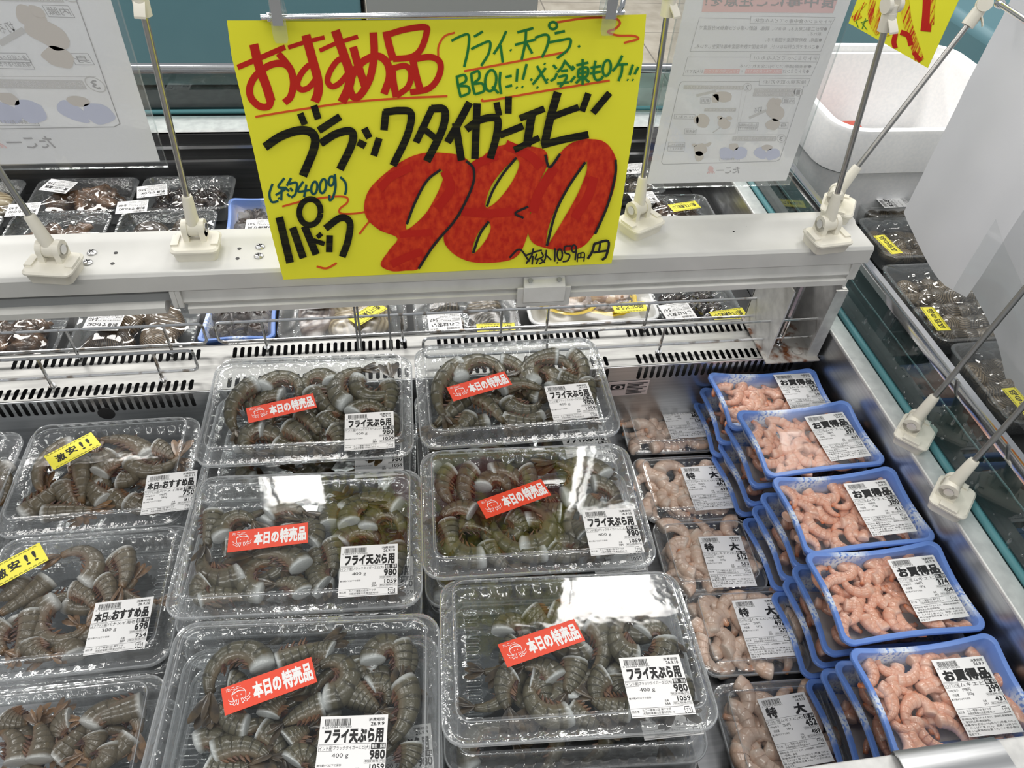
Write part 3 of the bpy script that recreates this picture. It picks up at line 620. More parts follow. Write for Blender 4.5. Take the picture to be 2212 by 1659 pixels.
ink('black_name', M['blk'], [(p, wv) for p, wv in [
    ([(396, 576), (420, 634)], 34), ([(466, 536), (488, 606)], 36), ([(216, 748), (300, 692), (400, 662), (462, 682), (468, 750), (410, 895)], 44), ([(490, 664), (600, 592)], 38), ([(500, 730), (580, 680), (656, 668), (660, 730), (598, 862)], 40),
    ([(690, 722), (728, 742)], 36), ([(722, 652), (748, 702)], 36), ([(798, 702), (770, 792)], 36), ([(832, 565), (822, 662)], 38), ([(822, 572), (900, 562), (960, 578), (940, 690), (868, 842)], 38),
    ([(1070, 545), (1030, 630), (985, 724)], 36), ([(1062, 552), (1130, 560), (1118, 660), (1040, 820)], 40), ([(1006, 640), (1088, 706)], 32), ([(1258, 520), (1210, 610), (1145, 724)], 38), ([(1186, 625), (1216, 816)], 38),
    ([(1240, 658), (1310, 610), (1396, 602), (1394, 690), (1362, 806)], 38), ([(1296, 525), (1284, 808)], 38), ([(1394, 520), (1408, 588)], 32), ([(1456, 490), (1454, 578)], 34), ([(1410, 688), (1530, 640)], 36),
    ([(1512, 602), (1638, 552)], 34), ([(1574, 578), (1548, 745)], 42), ([(1484, 762), (1612, 700)], 32), ([(1706, 468), (1668, 600), (1638, 735)], 42), ([(1652, 604), (1740, 570), (1812, 545)], 34), ([(1622, 738), (1740, 708), (1862, 684)], 38), ([(1862, 474), (1828, 566)], 34), ([(1970, 472), (1884, 574)], 34),
    ([(290, 1104), (345, 1336)], 40), ([(358, 1156), (412, 1312)], 38), ([(418, 1150), (478, 1294)], 38), (ell(446, 1078, 54, 66, 16, .1), 30), ([(462, 1222), (520, 1240)], 24), ([(486, 1188), (502, 1206)], 30), ([(546, 1196), (544, 1282)], 34), ([(524, 1162), (600, 1108), (648, 1130), (640, 1220), (610, 1306)], 36)]], 45)
b = MB(); f_ = sp_(30)
blob(b, [[(1100, 775), (1190, 785), (1250, 815), (1285, 870), (1270, 970), (1215, 1080), (1130, 1190), (1060, 1280), (1000, 1365), (930, 1376), (860, 1378), (805, 1345), (850, 1270), (890, 1210), (800, 1170), (735, 1110), (722, 1040), (750, 960), (830, 880), (930, 810), (1020, 778)],
         [(1115, 860), (1125, 900), (1090, 990), (1030, 1090), (945, 1165), (935, 1140), (960, 1060), (1010, 960), (1060, 895)]], f_)
f_ = sp_(31)
blob(b, [[(1470, 730), (1560, 742), (1640, 765), (1655, 830), (1610, 930), (1570, 1030), (1565, 1110), (1550, 1200), (1510, 1290), (1440, 1328), (1290, 1335), (1190, 1300), (1128, 1230), (1145, 1150), (1215, 1090), (1200, 1045), (1228, 960), (1270, 875), (1330, 790), (1400, 745)],
         [(1495, 800), (1510, 840), (1470, 930), (1400, 1020), (1345, 1055), (1340, 1020), (1370, 940), (1430, 860)], [(1355, 1125), (1365, 1160), (1340, 1220), (1285, 1285), (1270, 1280), (1280, 1230), (1310, 1170)]], f_)
f_ = sp_(32)
blob(b, [[(1850, 705), (1930, 715), (1980, 760), (2008, 840), (1992, 960), (1945, 1090), (1890, 1190), (1830, 1255), (1740, 1275), (1650, 1262), (1575, 1230), (1555, 1150), (1590, 1020), (1640, 900), (1700, 800), (1770, 730)],
         [(1855, 820), (1850, 880), (1800, 1000), (1720, 1140), (1655, 1245), (1645, 1240), (1660, 1150), (1710, 1030), (1780, 910), (1830, 840)]], f_)
b.build('red_price_figures', M['redbig'], sg, smooth=0)
ink('darker_overlap', M['red'], [([(900, 1195), (960, 1188), (1070, 1180)], 34), ([(860, 1345), (930, 1310), (1010, 1280)], 40), ([(1215, 1075), (1350, 1085), (1500, 1075)], 44), ([(1440, 735), (1560, 790), (1620, 850)], 50), ([(1130, 870), (1160, 960), (1090, 1060)], 46), ([(1260, 870), (1300, 830), (1400, 790)], 44), ([(1580, 1080), (1610, 980), (1690, 850)], 50), ([(1890, 900), (1860, 1000), (1790, 1110)], 46), ([(800, 960), (860, 900), (960, 850)], 40)], 33)
ink('black_accent', M['ink'], [(p, wv) for p, wv in [
    ([(1240, 818), (1278, 860), (1270, 950), (1190, 1110), (1080, 1240), (998, 1366)], 13), ([(1110, 862), (1040, 920), (980, 1030), (938, 1140)], 13), ([(1495, 802), (1430, 880), (1375, 970), (1345, 1050)], 13), ([(1355, 1126), (1310, 1190), (1276, 1286)], 13), ([(1556, 1050), (1490, 1084), (1532, 1108)], 12),
    ([(1642, 786), (1664, 850), (1718, 782)], 13), ([(1846, 824), (1760, 950), (1695, 1080), (1650, 1250)], 13), ([(2000, 812), (1998, 890), (1960, 1040), (1895, 1190)], 13), ([(1460, 1310), (1512, 1268), (1562, 1330)], 10),
    ([(1540, 1300), (1590, 1280), (1625, 1272)], 9), ([(1582, 1262), (1572, 1300), (1545, 1340)], 9), ([(1580, 1300), (1575, 1345)], 9), ([(1600, 1290), (1592, 1318), (1630, 1305), (1622, 1280)], 8), ([(1606, 1318), (1596, 1342)], 8), ([(1618, 1314), (1640, 1336)], 8), ([(1648, 1270), (1640, 1320), (1612, 1342)], 8), ([(1640, 1290), (1672, 1322)], 8),
    ([(1692, 1262), (1690, 1330)], 9), (ell(1716, 1294, 13, 28), 9), ([(1702, 1332), (1706, 1338)], 10), ([(1772, 1250), (1742, 1254), (1742, 1284), (1766, 1296), (1756, 1324), (1730, 1330)], 9), (ell(1788, 1264, 12, 18), 9), ([(1800, 1268), (1794, 1322)], 9),
    ([(1808, 1290), (1804, 1332)], 7), ([(1808, 1290), (1840, 1286), (1838, 1330)], 7), ([(1806, 1310), (1838, 1308)], 7), ([(1823, 1288), (1822, 1309)], 7), ([(1892, 1238), (1880, 1280), (1858, 1316)], 13), ([(1890, 1240), (1962, 1226), (1952, 1300), (1930, 1322)], 13), ([(1922, 1236), (1914, 1280)], 11), ([(1886, 1284), (1956, 1274)], 11)]], 70)
# wire hanger and its two clear clips
yh = YS - .004
hp = [aty(1340, -160, yh + .05), aty(1348, -40, yh + .01), aty(1346, 6, yh), aty(1336, 24, yh), aty(1318, 28, yh), aty(960, 32, yh), aty(592, 37, yh), aty(583, 38, yh)]
hg = empty('sign_hanger_rod', aty(960, 32, yh)); tag(hg, 'thin chrome rod across the top of the yellow sign', 'rod')
MB().tube([p - hg.location for p in smooth_path(hp, 4)], .0024, 12).build('rod', M['chrome'], hg)
MB().tube([hp[-1] - hg.location + Vector((q, 0, 0)) for q in (-.0035, -.002, .001, .003)], [.002, .0042, .0042, .003], 14).build('end_knob', M['chrome'], hg)
for nm, u0, u1, v1, lb in (('a', 588, 631, 88, 'clear plastic clip with steel spring on the yellow sign, beside the お character'), ('b', 1288, 1328, 72, 'clear plastic clip with steel spring on the yellow sign, at its right top corner')):
    a_ = aty(u0, 0, yh); c_ = aty(u1, 0, yh); e_ = aty((u0 + u1) / 2, v1, yh); wd = (c_.x - a_.x) * .80
    g = empty('sign_clip', (e_.x, yh, e_.z)); tag(g, 'clear plastic sign clip with steel spring, ' + ('at the left of the chrome rod' if nm == 'a' else 'at the right of the chrome rod'), 'clip')
    def plate(y0, lean, top): return MB().loft([[Vector((sx * wd / 2 * wf, y0 + lean * z, z)) for sx in (-1, 1)] + [Vector((sx * wd / 2 * wf, y0 + lean * z + .0022, z)) for sx in (1, -1)] for z, wf in ((0, .72), (.004, .95), (.022, .98), (.030, .8), (.048, .85), (top, 1.0))], cap0=True, cap1=True)
    plate(-.006, -.06, .075).build('front_jaw', M['clipplastic'], g); plate(.006, .08, .07).build('rear_jaw', M['clipplastic'], g)
    MB().box(-wd * .34, wd * .34, -.0092, -.0086, .016, .040).box(-wd * .34, wd * .34, -.0092, .008, .040, .0408).build('steel_spring', M['screw'], g)

# ------------------------------------------------------------------ laminated notices seen from behind
def notice(label, pxb_right, scale, y, Wp, Hp):
    """sheet in the plane y with its lower right paper corner at that pixel; print shows through mirrored"""
    p = aty(*pxb_right, y); g = empty('laminated_notice', p); tag(g, label, 'notice', None)
    w_, h_ = Wp, Hp; mg = .007
    MB().box(-w_, 0, -.0001, .0001, 0, h_).build('paper', M['paper_w'], g, smooth=0)
    def film(yo): return [(-w_ - mg, yo), (mg, yo)]
    b = MB(); b.add([(-w_ - mg, -.0004, -mg), (mg, -.0004, -mg), (mg, -.0004, h_ + mg), (-w_ - mg, -.0004, h_ + mg)], [(0, 1, 2, 3)])
    b.add([(-w_ - mg, .0004, -mg), (mg, .0004, -mg), (mg, .0004, h_ + mg), (-w_ - mg, .0004, h_ + mg)], [(3, 2, 1, 0)])
    b.build('laminate', M['laminate'], g, smooth=0)
    b = MB(); e = mg
    for x0, x1, z0, z1 in ((-w_ - e, e, -e, -e + .0012), (-w_ - e, e, h_ + e - .0012, h_ + e), (-w_ - e, -w_ - e + .0012, -e, h_ + e), (e - .0012, e, -e, h_ + e)): b.box(x0, x1, -.0007, .0007, z0, z1)
    b.build('sealed_edge', M['clipplastic'], g, smooth=0)
    ref = aty(1698, 390, .84)
    def F(u, v):                                  # drawing coordinates of the near notice
        q = aty(1380 + u / 3.95, v / 3.95, .84) - ref; return Vector((q.x * scale, -.00055, q.z * scale))
    def Q(tl, tr, bl, br): return lambda a, c: F(*((Vector(bl) * (1 - a) + Vector(br) * a) * (1 - c) + (Vector(tl) * (1 - a) + Vector(tr) * a) * c))
    mb = MB(); mats = [M['ghost'], M['ghost2'], M['ghostred'], M['ghostbrown'], M['ghostblue'], M['paper_w']]
    up1 = lambda f, d: (lambda a, c: f(a, c) + Vector((0, -d, 0)))
    def T(s, tl, tr, h, mi=0, bold=.006, slant=-.14): 
        dx = slant * h; fit(mb, s, up1(Q(tl, tr, (tl[0] + dx, tl[1] + h), (tr[0] + dx, tr[1] + h)), .0001), mi, bold if bold > .01 else 0, True, 1, Vector((0, -.000012, 0)))
    def rect(tl, tr, br, bl, mi): mb.add([F(*q) for q in (bl, br, tr, tl)], [(0, 1, 2, 3)], mi)
    def line(pts, wv=3, mi=0): 
        for a, c in zip(pts, pts[1:]): stroke(mb, [a, c], wv, lambda x, z: F(x, z) + Vector((0, -.00005, 0)), mi)
    rect((575, -150), (1745, -150), (1655, 110), (535, 100), 2)
    T('食中毒', (1270, -50), (1690, -40), 105, 0, .04); T('にご注意を!', (575, -50), (1240, -45), 100, 0, .03)
    line([(955, 135), (1675, 148), (1640, 212), (948, 198), (955, 135)]); T('テトラミンの食中毒ってどんな症状?', (978, 155), (1652, 165), 34)
    line([(950, 160), (515, 150), (437, 435), (1550, 437), (1640, 212)]); T('●物が二重に見える、めまい、頭痛、船酔い感などが食後30分程度で', (518, 216), (1606, 228), 36); T('現れる。', (1444, 272), (1556, 276), 30)
    T('●通常、数時間程度で回復する。', (1080, 320), (1562, 322), 34); T('●これまで死亡例はないが、毎年全国で数件程度中毒が発生している。', (476, 376), (1536, 380), 36)
    line([(955, 457), (1545, 464), (1524, 528), (946, 522), (955, 457)]); T('テトラミンってどんなもの?', (982, 474), (1526, 480), 34)
    line([(950, 487), (415, 485), (375, 645), (1470, 645), (1524, 528)]); T('●唾液腺(通称:アブラ)に含まれている', (862, 546), (1472, 550), 34); T('●テトラミンは', (1228, 590), (1452, 592), 32)
    rect((912, 586), (1225, 588), (1218, 626), (902, 626), 2); T('加熱しても分解されない', (918, 590), (1218, 592), 30, 5); T('=', (872, 600), (886, 600), 14); rect((560, 586), (862, 588), (855, 626), (552, 626), 2); T('きちんと取り除くこと', (566, 590), (855, 592), 30, 5); T('が大切です!', (398, 592), (550, 592), 32)
    line([(1032, 664), (1460, 670), (1436, 732), (1022, 726), (1032, 664)]); T('唾液腺の取り方は?', (1064, 678), (1424, 682), 36)
    line([(1030, 692), (365, 695), (345, 720), (192, 1380), (205, 1400), (1165, 1375), (1200, 1360), (1405, 735)], 4)
    line([(880, 765), (822, 1140), (262, 1150)], 2, 1); line([(840, 1148), (1240, 1145)], 2, 1); line([(920, 770), (840, 1140)], 2, 1)
    for tl, tr, h, s in (((385, 724), (890, 730), 34, '貝殻を唾液腺の中心に切り込みを入れる。'), ((560, 920), (830, 922), 28, '切り離して取り出す'), ((800, 1160), (1172, 1162), 40, '指で押し出して唾液腺を取り出す'), ((985, 752), (1340, 752), 34, '殻を外して中身を取り出し、'), ((975, 786), (1330, 788), 34, '内臓と身の部分に切り分ける。')):
        dx = -.16 * h; rect(tl, tr, (tr[0] + dx, tr[1] + h), (tl[0] + dx, tl[1] + h), 1); T(s, (tl[0] + 8, tl[1] + 5), (tr[0] - 6, tr[1] + 5), h - 10, 5)
    for c_, s in (((1360, 785), '1'), ((926, 742), '2'), ((1214, 1180), '3')):
        stroke(mb, ell(*c_, 36, 34), 5, F, 1, True); T(s, (c_[0] - 14, c_[1] - 20), (c_[0] + 16, c_[1] - 20), 40, 0, .03)
    def B(c_, rx, ry, mi, rot=0, n=9, seed=1):
        rr_ = random.Random(seed * 31 + int(c_[0])); pts = [(x + rr_.uniform(-.16, .16) * rx, z + rr_.uniform(-.16, .16) * ry) for x, z in ell(*c_, rx, ry, n, rot)[:-1]]
        blob(mb, [pts], lambda x, z: F(x, z) + Vector((0, -.00003 * (1 + (seed + int(c_[0]) // 40) % 9), 0)), mi)
    B((715, 822), 80, 44, 3); B((655, 840), 30, 40, 3, 0, 7, 2); B((1150, 890), 62, 50, 3, 0, 9, 1); B((1165, 960), 78, 62, 3, .5, 10, 2); B((1140, 1060), 68, 46, 3, 0, 9, 3); B((1190, 860), 28, 26, 3, 0, 8, 4)
    B((540, 1030), 62, 66, 3, .4, 9, 1); B((490, 1020), 24, 30, 3, 0, 7, 2); B((722, 1050), 56, 48, 3, 0, 9, 1); B((690, 1000), 22, 16, 3, 0, 7, 2); B((770, 1005), 26, 16, 3, 0, 7, 3)
    B((520, 1270), 62, 50, 3, 0, 9, 1); B((515, 1330), 40, 40, 3, 0, 8, 2); B((470, 1235), 22, 14, 3, 0, 7, 3); B((590, 1230), 30, 16, 3, -.4, 7, 4)
    B((745, 1310), 66, 54, 4, .6, 8, 1); B((860, 1310), 62, 50, 4, -.5, 8, 1); B((805, 1250), 40, 30, 3, 0, 8, 2); B((1040, 1310), 60, 50, 4, .7, 8, 1); B((1140, 1310), 60, 50, 4, -.4, 8, 1); B((1095, 1255), 44, 26, 3, 0, 8, 2)
    for pts in ([(940, 1005), (1085, 940)], [(490, 815), (655, 775)], [(630, 1130), (700, 1080)]): stroke(mb, pts, 22 if pts[0][0] != 630 else 8, F, 1)
    for tl, tr, h, s in (((1235, 842), (1322, 844), 34, '内臓'), ((535, 840), (600, 842), 32, '筋肉'), ((1205, 1050), (1266, 1050), 34, '身'), ((400, 1104), (482, 1106), 28, '唾液腺'), ((700, 1346), (850, 1346), 18, '手で簡単に剥けます'), ((855, 1052), (1012, 1052), 24, '身の部分の内側に'), ((860, 1080), (1006, 1082), 24, '唾液腺があります'), ((262, 1220), (385, 1222), 24, '唾液腺は左右に'), ((256, 1254), (380, 1256), 24, '2個あります。'), ((310, 982), (470, 984), 22, 'ヌメリを落とす')):
        T(s, tl, tr, h); m_ = 8; dx = -.16 * h
        line([(tl[0] - m_, tl[1] - m_), (tr[0] + m_, tr[1] - m_), (tr[0] + m_ + dx, tr[1] + h + m_), (tl[0] - m_ + dx, tl[1] + h + m_), (tl[0] - m_, tl[1] - m_)], 2.5)
    T('切る', (985, 920), (1055, 905), 44)
    T('たこ一', (665, 1424), (862, 1420), 56, 0, .03)
    B((612, 1436), 24, 22, 2, 0, 10, 1)
    for k in range(5): stroke(mb, [(600 + 6 * k, 1450), (592 + 12 * k, 1468), (580 + 16 * k, 1478)], 8, lambda x, z: F(x, z) + Vector((0, -.0001, 0)), 2)
    mb.build('show_through_print', mats, g, smooth=0)
    return g
notice('laminated notice seen from behind, standing right of the yellow sign', (1698, 390), 1.0, .84, .197, .285)
notice('large laminated notice seen from behind, standing left of the yellow sign', (346, 349), 1.41, .80, .285, .40)

# ------------------------------------------------------------------ yellow sign seen from behind, white paper, foam box, far things
A_, B_ = at(1833, 50, .25), at(2004, 147, .25); pu = (B_ - A_).normalized(); pn = pu.cross(Vector((0, 0, 1)))
ys = empty('yellow_paper_sign', (A_ + B_) / 2); tag(ys, 'yellow paper sign with dry red brush strokes above the polystyrene box', 'sign'); OY = -Vector(ys.location)
MB().add([A_ + OY, B_ + OY, B_ + OY + Vector((0, 0, .27)), A_ + OY + Vector((0, 0, .27))], [(0, 1, 2, 3)]).add([q + pn * -.0004 + OY for q in (A_, B_, B_ + Vector((0, 0, .27)), A_ + Vector((0, 0, .27)))], [(3, 2, 1, 0)]).build('paper', M['paper_y'], ys, smooth=0)
sgn = 1 if pn.dot(CAM - A_) > 0 else -1
def yp(k):
    def f(a, c):
        d = ray(1700 + a / 3.77, c / 3.77); P0 = A_ + pn * sgn * (.0006 + .0001 * k); t = (P0 - CAM).dot(pn) / d.dot(pn); return CAM + d * t + OY
    return f
b = MB()
for k, (p, wv, mi) in enumerate([([(700, 0), (682, 100), (700, 200), (745, 275)], 50, 1), ([(845, -60), (770, 50), (738, 150), (765, 240), (820, 275), (862, 190), (880, 60)], 36, 1), ([(955, 0), (985, 200), (1080, 490)], 74, 1), ([(1150, -60), (1142, 120), (1128, 255)], 84, 0), ([(1195, -60), (1185, 60), (1178, 200)], 34, 1), ([(885, 270), (870, 340), (882, 392)], 40, 0), ([(925, 262), (985, 290), (1010, 370)], 44, 0), ([(1030, 425), (1088, 498)], 38, 0), ([(535, 155), (600, 118)], 48, 1), ([(640, 20), (600, 70), (550, 140)], 20, 1), ([(560, 170), (580, 225)], 6, 2), ([(600, 185), (660, 165)], 6, 2), ([(640, 150), (610, 235)], 6, 2), ([(610, 190), (650, 240)], 6, 2)]):
    stroke(b, p, wv, yp(k * .3), mi)
b.build('brush_strokes', [M['red'], M['redstreak'], M['inkgreen']], ys, smooth=0)

def hanging(name, label, cat, pxs, x0, dx, h, m, amp=.006):
    cols = [atx(u, v, x0 + dx * i) for i, (u, v) in enumerate(pxs)]; g = cols[len(cols) // 2].copy()
    fine = smooth_path(cols, 8); nz = 26; vs = []
    for j in range(nz + 1):
        z = h * j / nz
        for p in fine:
            q = p + Vector((0, 0, z)); k = noise.noise(q * 9) * amp + noise.noise(q * 24 + Vector((5, 1, 2))) * amp * .35; vs.append(q + Vector((k, k * .5, 0)) - g)
    n = len(fine); o = MB().add(vs, [(j * n + i, j * n + i + 1, (j + 1) * n + i + 1, (j + 1) * n + i) for j in range(nz) for i in range(n - 1)]).build(name, m, None, smooth=80)
    o.location = g; tag(o, label, cat); return o
hanging('wrapping_paper_sheet', 'white wrapping paper hanging over the clam packs, its front sheet with a pointed corner', 'paper', [(1950, 460), (1984, 520), (2028, 600), (2090, 641)], .87, -.008, .42, M['sheet'])
hanging('wrapping_paper_sheet', 'second white wrapping paper sheet hanging lower behind the pointed one', 'paper', [(2060, 560), (2110, 655), (2150, 735), (2178, 830), (2196, 905), (2300, 1010)], .93, 0, .40, M['sheet'])
hanging('clear_plastic_sheet', 'crumpled clear plastic sheet hanging between the clam packs and white paper', 'plastic sheet', [(2058, 625), (2082, 690), (2116, 770), (2150, 850), (2212, 930), (2260, 990)], .80, .006, .12, M['sheetclear'])
rp = [aty(2160, 8, .98), aty(2300, 100, .80)]; rd = empty('hanging_rod', rp[0]); tag(rd, 'chrome rod holding the white wrapping paper at the picture corner', 'rod')
MB().tube([Vector((0, 0, 0)), rp[1] - rp[0]], .004, 12).build('rod', M['chrome'], rd); MB().tube([(rp[1] - rp[0]) * q for q in (-.02, .02)], .0062, 14).build('end_ring', M['chrome'], rd)

fb = empty('polystyrene_box', (1.026, 1.356, Z0 - .109)); tag(fb, 'open white polystyrene fish box at the back beside the clam packs', 'box')
def rr(w_, d_, r_, z_, n=6):
    out = []
    for (sx, sy, a0) in ((1, 1, 0), (-1, 1, 90), (-1, -1, 180), (1, -1, 270)):
        for k in range(n + 1):
            q = math.radians(a0 + 90 * k / n); out.append(Vector((sx * (w_ / 2 - r_) + r_ * math.cos(q), sy * (d_ / 2 - r_) + r_ * math.sin(q), z_)))
    return out
bw, bd, bh = .462, .412, .212
MB().loft([rr(bw - .05, bd - .05, .045, 0), rr(bw - .02, bd - .02, .05, .10), rr(bw - .008, bd - .008, .055, bh - .085), rr(bw, bd, .06, bh - .082), rr(bw, bd, .06, bh - .006), rr(bw - .006, bd - .006, .058, bh), rr(bw - .034, bd - .034, .05, bh), rr(bw - .036, bd - .036, .05, bh - .012), rr(bw - .062, bd - .062, .045, bh - .012), rr(bw - .066, bd - .066, .045, bh - .018), rr(bw - .09, bd - .09, .04, .04)], cap0=True, cap1=True).build('box_body', M['foam'], fb, smooth=30)
MB().box(-.13, .02, .02, .12, .041, .075).build('red_fish_tub', M['pasta'], fb, bevel=.006)
MB().loft([[Vector((x, -bd / 2 + .004 - (.0062 if z else 0) * 0 + q, z_)) for x, q in ((-.10, 0), (.10, 0))] for z_, z in ((.05, 1), (.052, 1))], closed=False).build('moulded_recess', M['foam'], fb)
# end compartment that carries the clam packs and the foam box
ec = empty('end_display_compartment', (1.0, .6, 0)); tag(ec, 'dark lined end compartment of the island beyond the chrome-edged glass', 'display case')
MB().box(-.31, .34, -1.2, 1.02, Z0 - .16, Z0 - .11).build('compartment_floor', M['void'], ec)
MB().box(-.318, -.31, -1.2, 1.02, Z0 - .16, Z0 - .045).build('compartment_side', M['void'], ec)
MB().box(.34, .36, -1.2, 1.02, .1, Z0 + .02).box(-.31, .36, 1.02, 1.05, .1, Z0 + .02).build('compartment_back', M['teal'], ec)
MB().box(-.31, .34, -1.2, 1.02, .0, Z0 - .16).build('compartment_base', M['black'], ec)
# islands across the aisles
ob = empty('far_display_case', (-1.5, 3.1, 0)); tag(ob, 'teal display case across the rear aisle with dark kick plate', 'display case')
MB().box(-2.5, 1.42, -.3, .5, Z0 - .462, Z0 + .1).build('teal_panel', M['teal'], ob, bevel=.01)
MB().box(-2.5, 1.42, -.28, .5, Z0 - .54, Z0 - .462).build('grey_band', M['grey'], ob)
MB().box(-2.5, 1.42, -.26, .5, 0, Z0 - .55).build('kick_plate', M['black'], ob)
og = empty('grey_cabinet', (.24, 3.1, 0)); tag(og, 'grey cabinet end across the rear aisle beside the teal case', 'cabinet')
MB().box(-.30, .31, -.3, .4, .02, Z0 + .1).build('grey_panel', M['grey'], og, bevel=.006); MB().box(-.30, .31, -.27, .4, 0, .02).build('plinth', M['black'], og)
orr = empty('side_display_case', (2.0, 1.7, 0)); tag(orr, 'teal display case across the right aisle behind the polystyrene box', 'display case')
MB().box(-.36, .5, -1.6, 1.3, .42, Z0 + .0).build('teal_body', M['teal'], orr, bevel=.03)
MB().box(-.34, .5, -1.6, 1.3, 0, .42).build('kick_plate', M['black'], orr)
# ------------------------------------------------------------------ price labels and stickers (millimetres, y down, printed on one mesh)
def lab_fn(z=.0002):
    return lambda x, y: Vector((x / 1000, -y / 1000, z))
class Lab:
    def __init__(s, w_, h_): s.mb = MB(); s.w, s.h = w_, h_; s.mb.box(0, w_ / 1000, -h_ / 1000, 0, -.00008, .00008, 0)
    def t(s, txt, x0, y0, x1, y1, bold=.0, mi=1, z=.0002, res=2): fit(s.mb, txt, lambda a, b: Vector(((x0 + (x1 - x0) * a) / 1000, -(y1 + (y0 - y1) * b) / 1000, z)), mi, bold, False, res)
    def r(s, x0, y0, x1, y1, mi=1, z=.00015): s.mb.add([(x0 / 1000, -y1 / 1000, z), (x1 / 1000, -y1 / 1000, z), (x1 / 1000, -y0 / 1000, z), (x0 / 1000, -y0 / 1000, z)], [(0, 1, 2, 3)], mi)
    def frame(s, x0, y0, x1, y1, k=.25): s.r(x0, y0, x1, y0 + k); s.r(x0, y1 - k, x1, y1); s.r(x0, y0, x0 + k, y1); s.r(x1 - k, y0, x1, y1)
    def st(s, pts, wd, mi=1, z=.00022): stroke(s.mb, pts, wd, lab_fn(z), mi, k=3, lift=Vector((0, 0, .00002)))
_labc = {}
def price_label(title, region, item, date, price, tax, code, weight=None, per=None, net=None, tall=False, ingr=None):
    key = (title, date, price, weight, net)
    if key in _labc: return _labc[key]
    L = Lab(60, 78 if tall else 60); q = random.Random(price + (net or 0))
    x = 4.0
    while x < 27: b_ = q.choice((.25, .25, .5, .75)); L.r(x, 2.5, min(x + b_, 27), 8.6); x += b_ + q.choice((.25, .3, .5))
    L.t('0 220%d %06d' % (code, price), 2, 8.9, 28, 10.6); L.t('消費期限', 43, 2.6, 57, 5.4, .01); L.t(date, 45, 6.2, 57, 9.2, .05)
    if title == '特大': L.t('特', 5, 11.5, 17, 23, .10); L.t('大', 40, 11.5, 53, 23, .11)
    elif title.startswith('本日'): L.t('本日', 3, 12.5, 15.5, 23.4, .10); L.t('の', 16.2, 17.5, 20, 22.5, .06); L.t('おすすめ品', 20.6, 12, 57, 23, .11)
    else: L.t(title, 5, 12, 56.5, 23.4, .11)
    L.r(.5, 24.4, 46, 24.7); L.frame(.8, 25.4, 13 if len(region) < 5 else 17, 30.2)
    xr = 13 if len(region) < 5 else 17
    L.t(region, 1.4, 26, xr - .5, 29.6); L.t(item, xr + .6, 25.8, 45.5, 29.8)
    L.r(46.6, 24.4, 59.4, 29.6); L.t('養殖', 47.4, 25.2, 51.6, 28.8, .02, 0, .0003); L.t('解凍', 54.6, 25.2, 58.8, 28.8, .02, 0, .0003)
    if weight: L.t(weight, 13, 32, 27.5, 36.6)
    else:
        L.t('100g当り', 2.5, 31.6, 13, 34.4); L.t('%d円' % per, 18, 31.2, 27, 34.6, .01); L.t('内容量', 4.5, 36.2, 11.5, 39); L.t('%dg' % net, 21, 36, 28, 39.2, .01)
    L.t(str(price), 46, 30.4, 59, 37.6, .10); L.t('税抜価格(円)', 42, 38.4, 58.8, 40.8); L.frame(41.4, 38, 59.3, 41.2, .15)
    L.t(str(tax), 48.5 if tax < 1000 else 46.5, 42, 59, 46.6, .07); L.t('税込価格(円)', 42, 47.6, 58.8, 50); L.frame(41.4, 47.2, 59.3, 50.4, .15)
    L.t('品番', 34, 44.5, 38, 46.6); L.t(str(code), 33.5, 47.4, 38.5, 50, .01); L.t('要冷蔵4℃以下で保存', 1, 40.8, 22, 42.8)
    L.r(.5, 51.4, 50, 51.7); L.t('加工者', 1, 53.4, 8, 55.6); L.t('たこ一寝屋川店 ㈱ヤマダ', 11, 52.3, 38, 54.8); L.t('大阪府寝屋川市清水町40-15', 11, 55.4, 40.5, 57.8)
    for pts in ([(50.6, 55.6), (50.6, 53.2), (51.4, 52.4), (55.4, 52.4)], [(57.2, 53), (57.2, 57.4), (56.6, 58.2), (52.6, 58.2)], [(50.6, 57), (50.6, 58.2), (51.6, 58.2)]): L.st(pts, .6)
    L.t('プラ', 51.8, 53.8, 56.2, 57, .02); L.r(.5, 58.6, 59.5, 58.9)
    if tall:
        for k, s_ in enumerate(ingr): L.t(s_, 1.5, 60.2 + k * 2.9, 1.5 + min(56, len(s_) * 2.45), 62.6 + k * 2.9, 0, 1, .0002, 1)
    o = L.mb.build('price_label', [M['lab'], M['ink']], None, smooth=0); _labc[key] = o; o['_n'] = 0; return o
ING_T = ('原材料名 養殖バナメイえび、調味料(有機酸等)', '、酸化防止剤(亜硫酸塩)', '栄養成分表示(100g当たり)熱量 52Kca', 'l、たんぱく質 10.0g、脂質1.3g炭水化', '物 0.0g食塩相当量 0.8g この表示値は', '目安です。')
ING_P = ('原材料名 バナメイえび、pH調整剤、調味料(ア', 'ミノ酸等)、食塩', '栄養成分表示(100g当たり)熱量 52Kca', 'l、たんぱく質 10.0g、脂質1.3g炭水化', '物 0.0g食塩相当量 0.8g この表示値は', '目安です。')
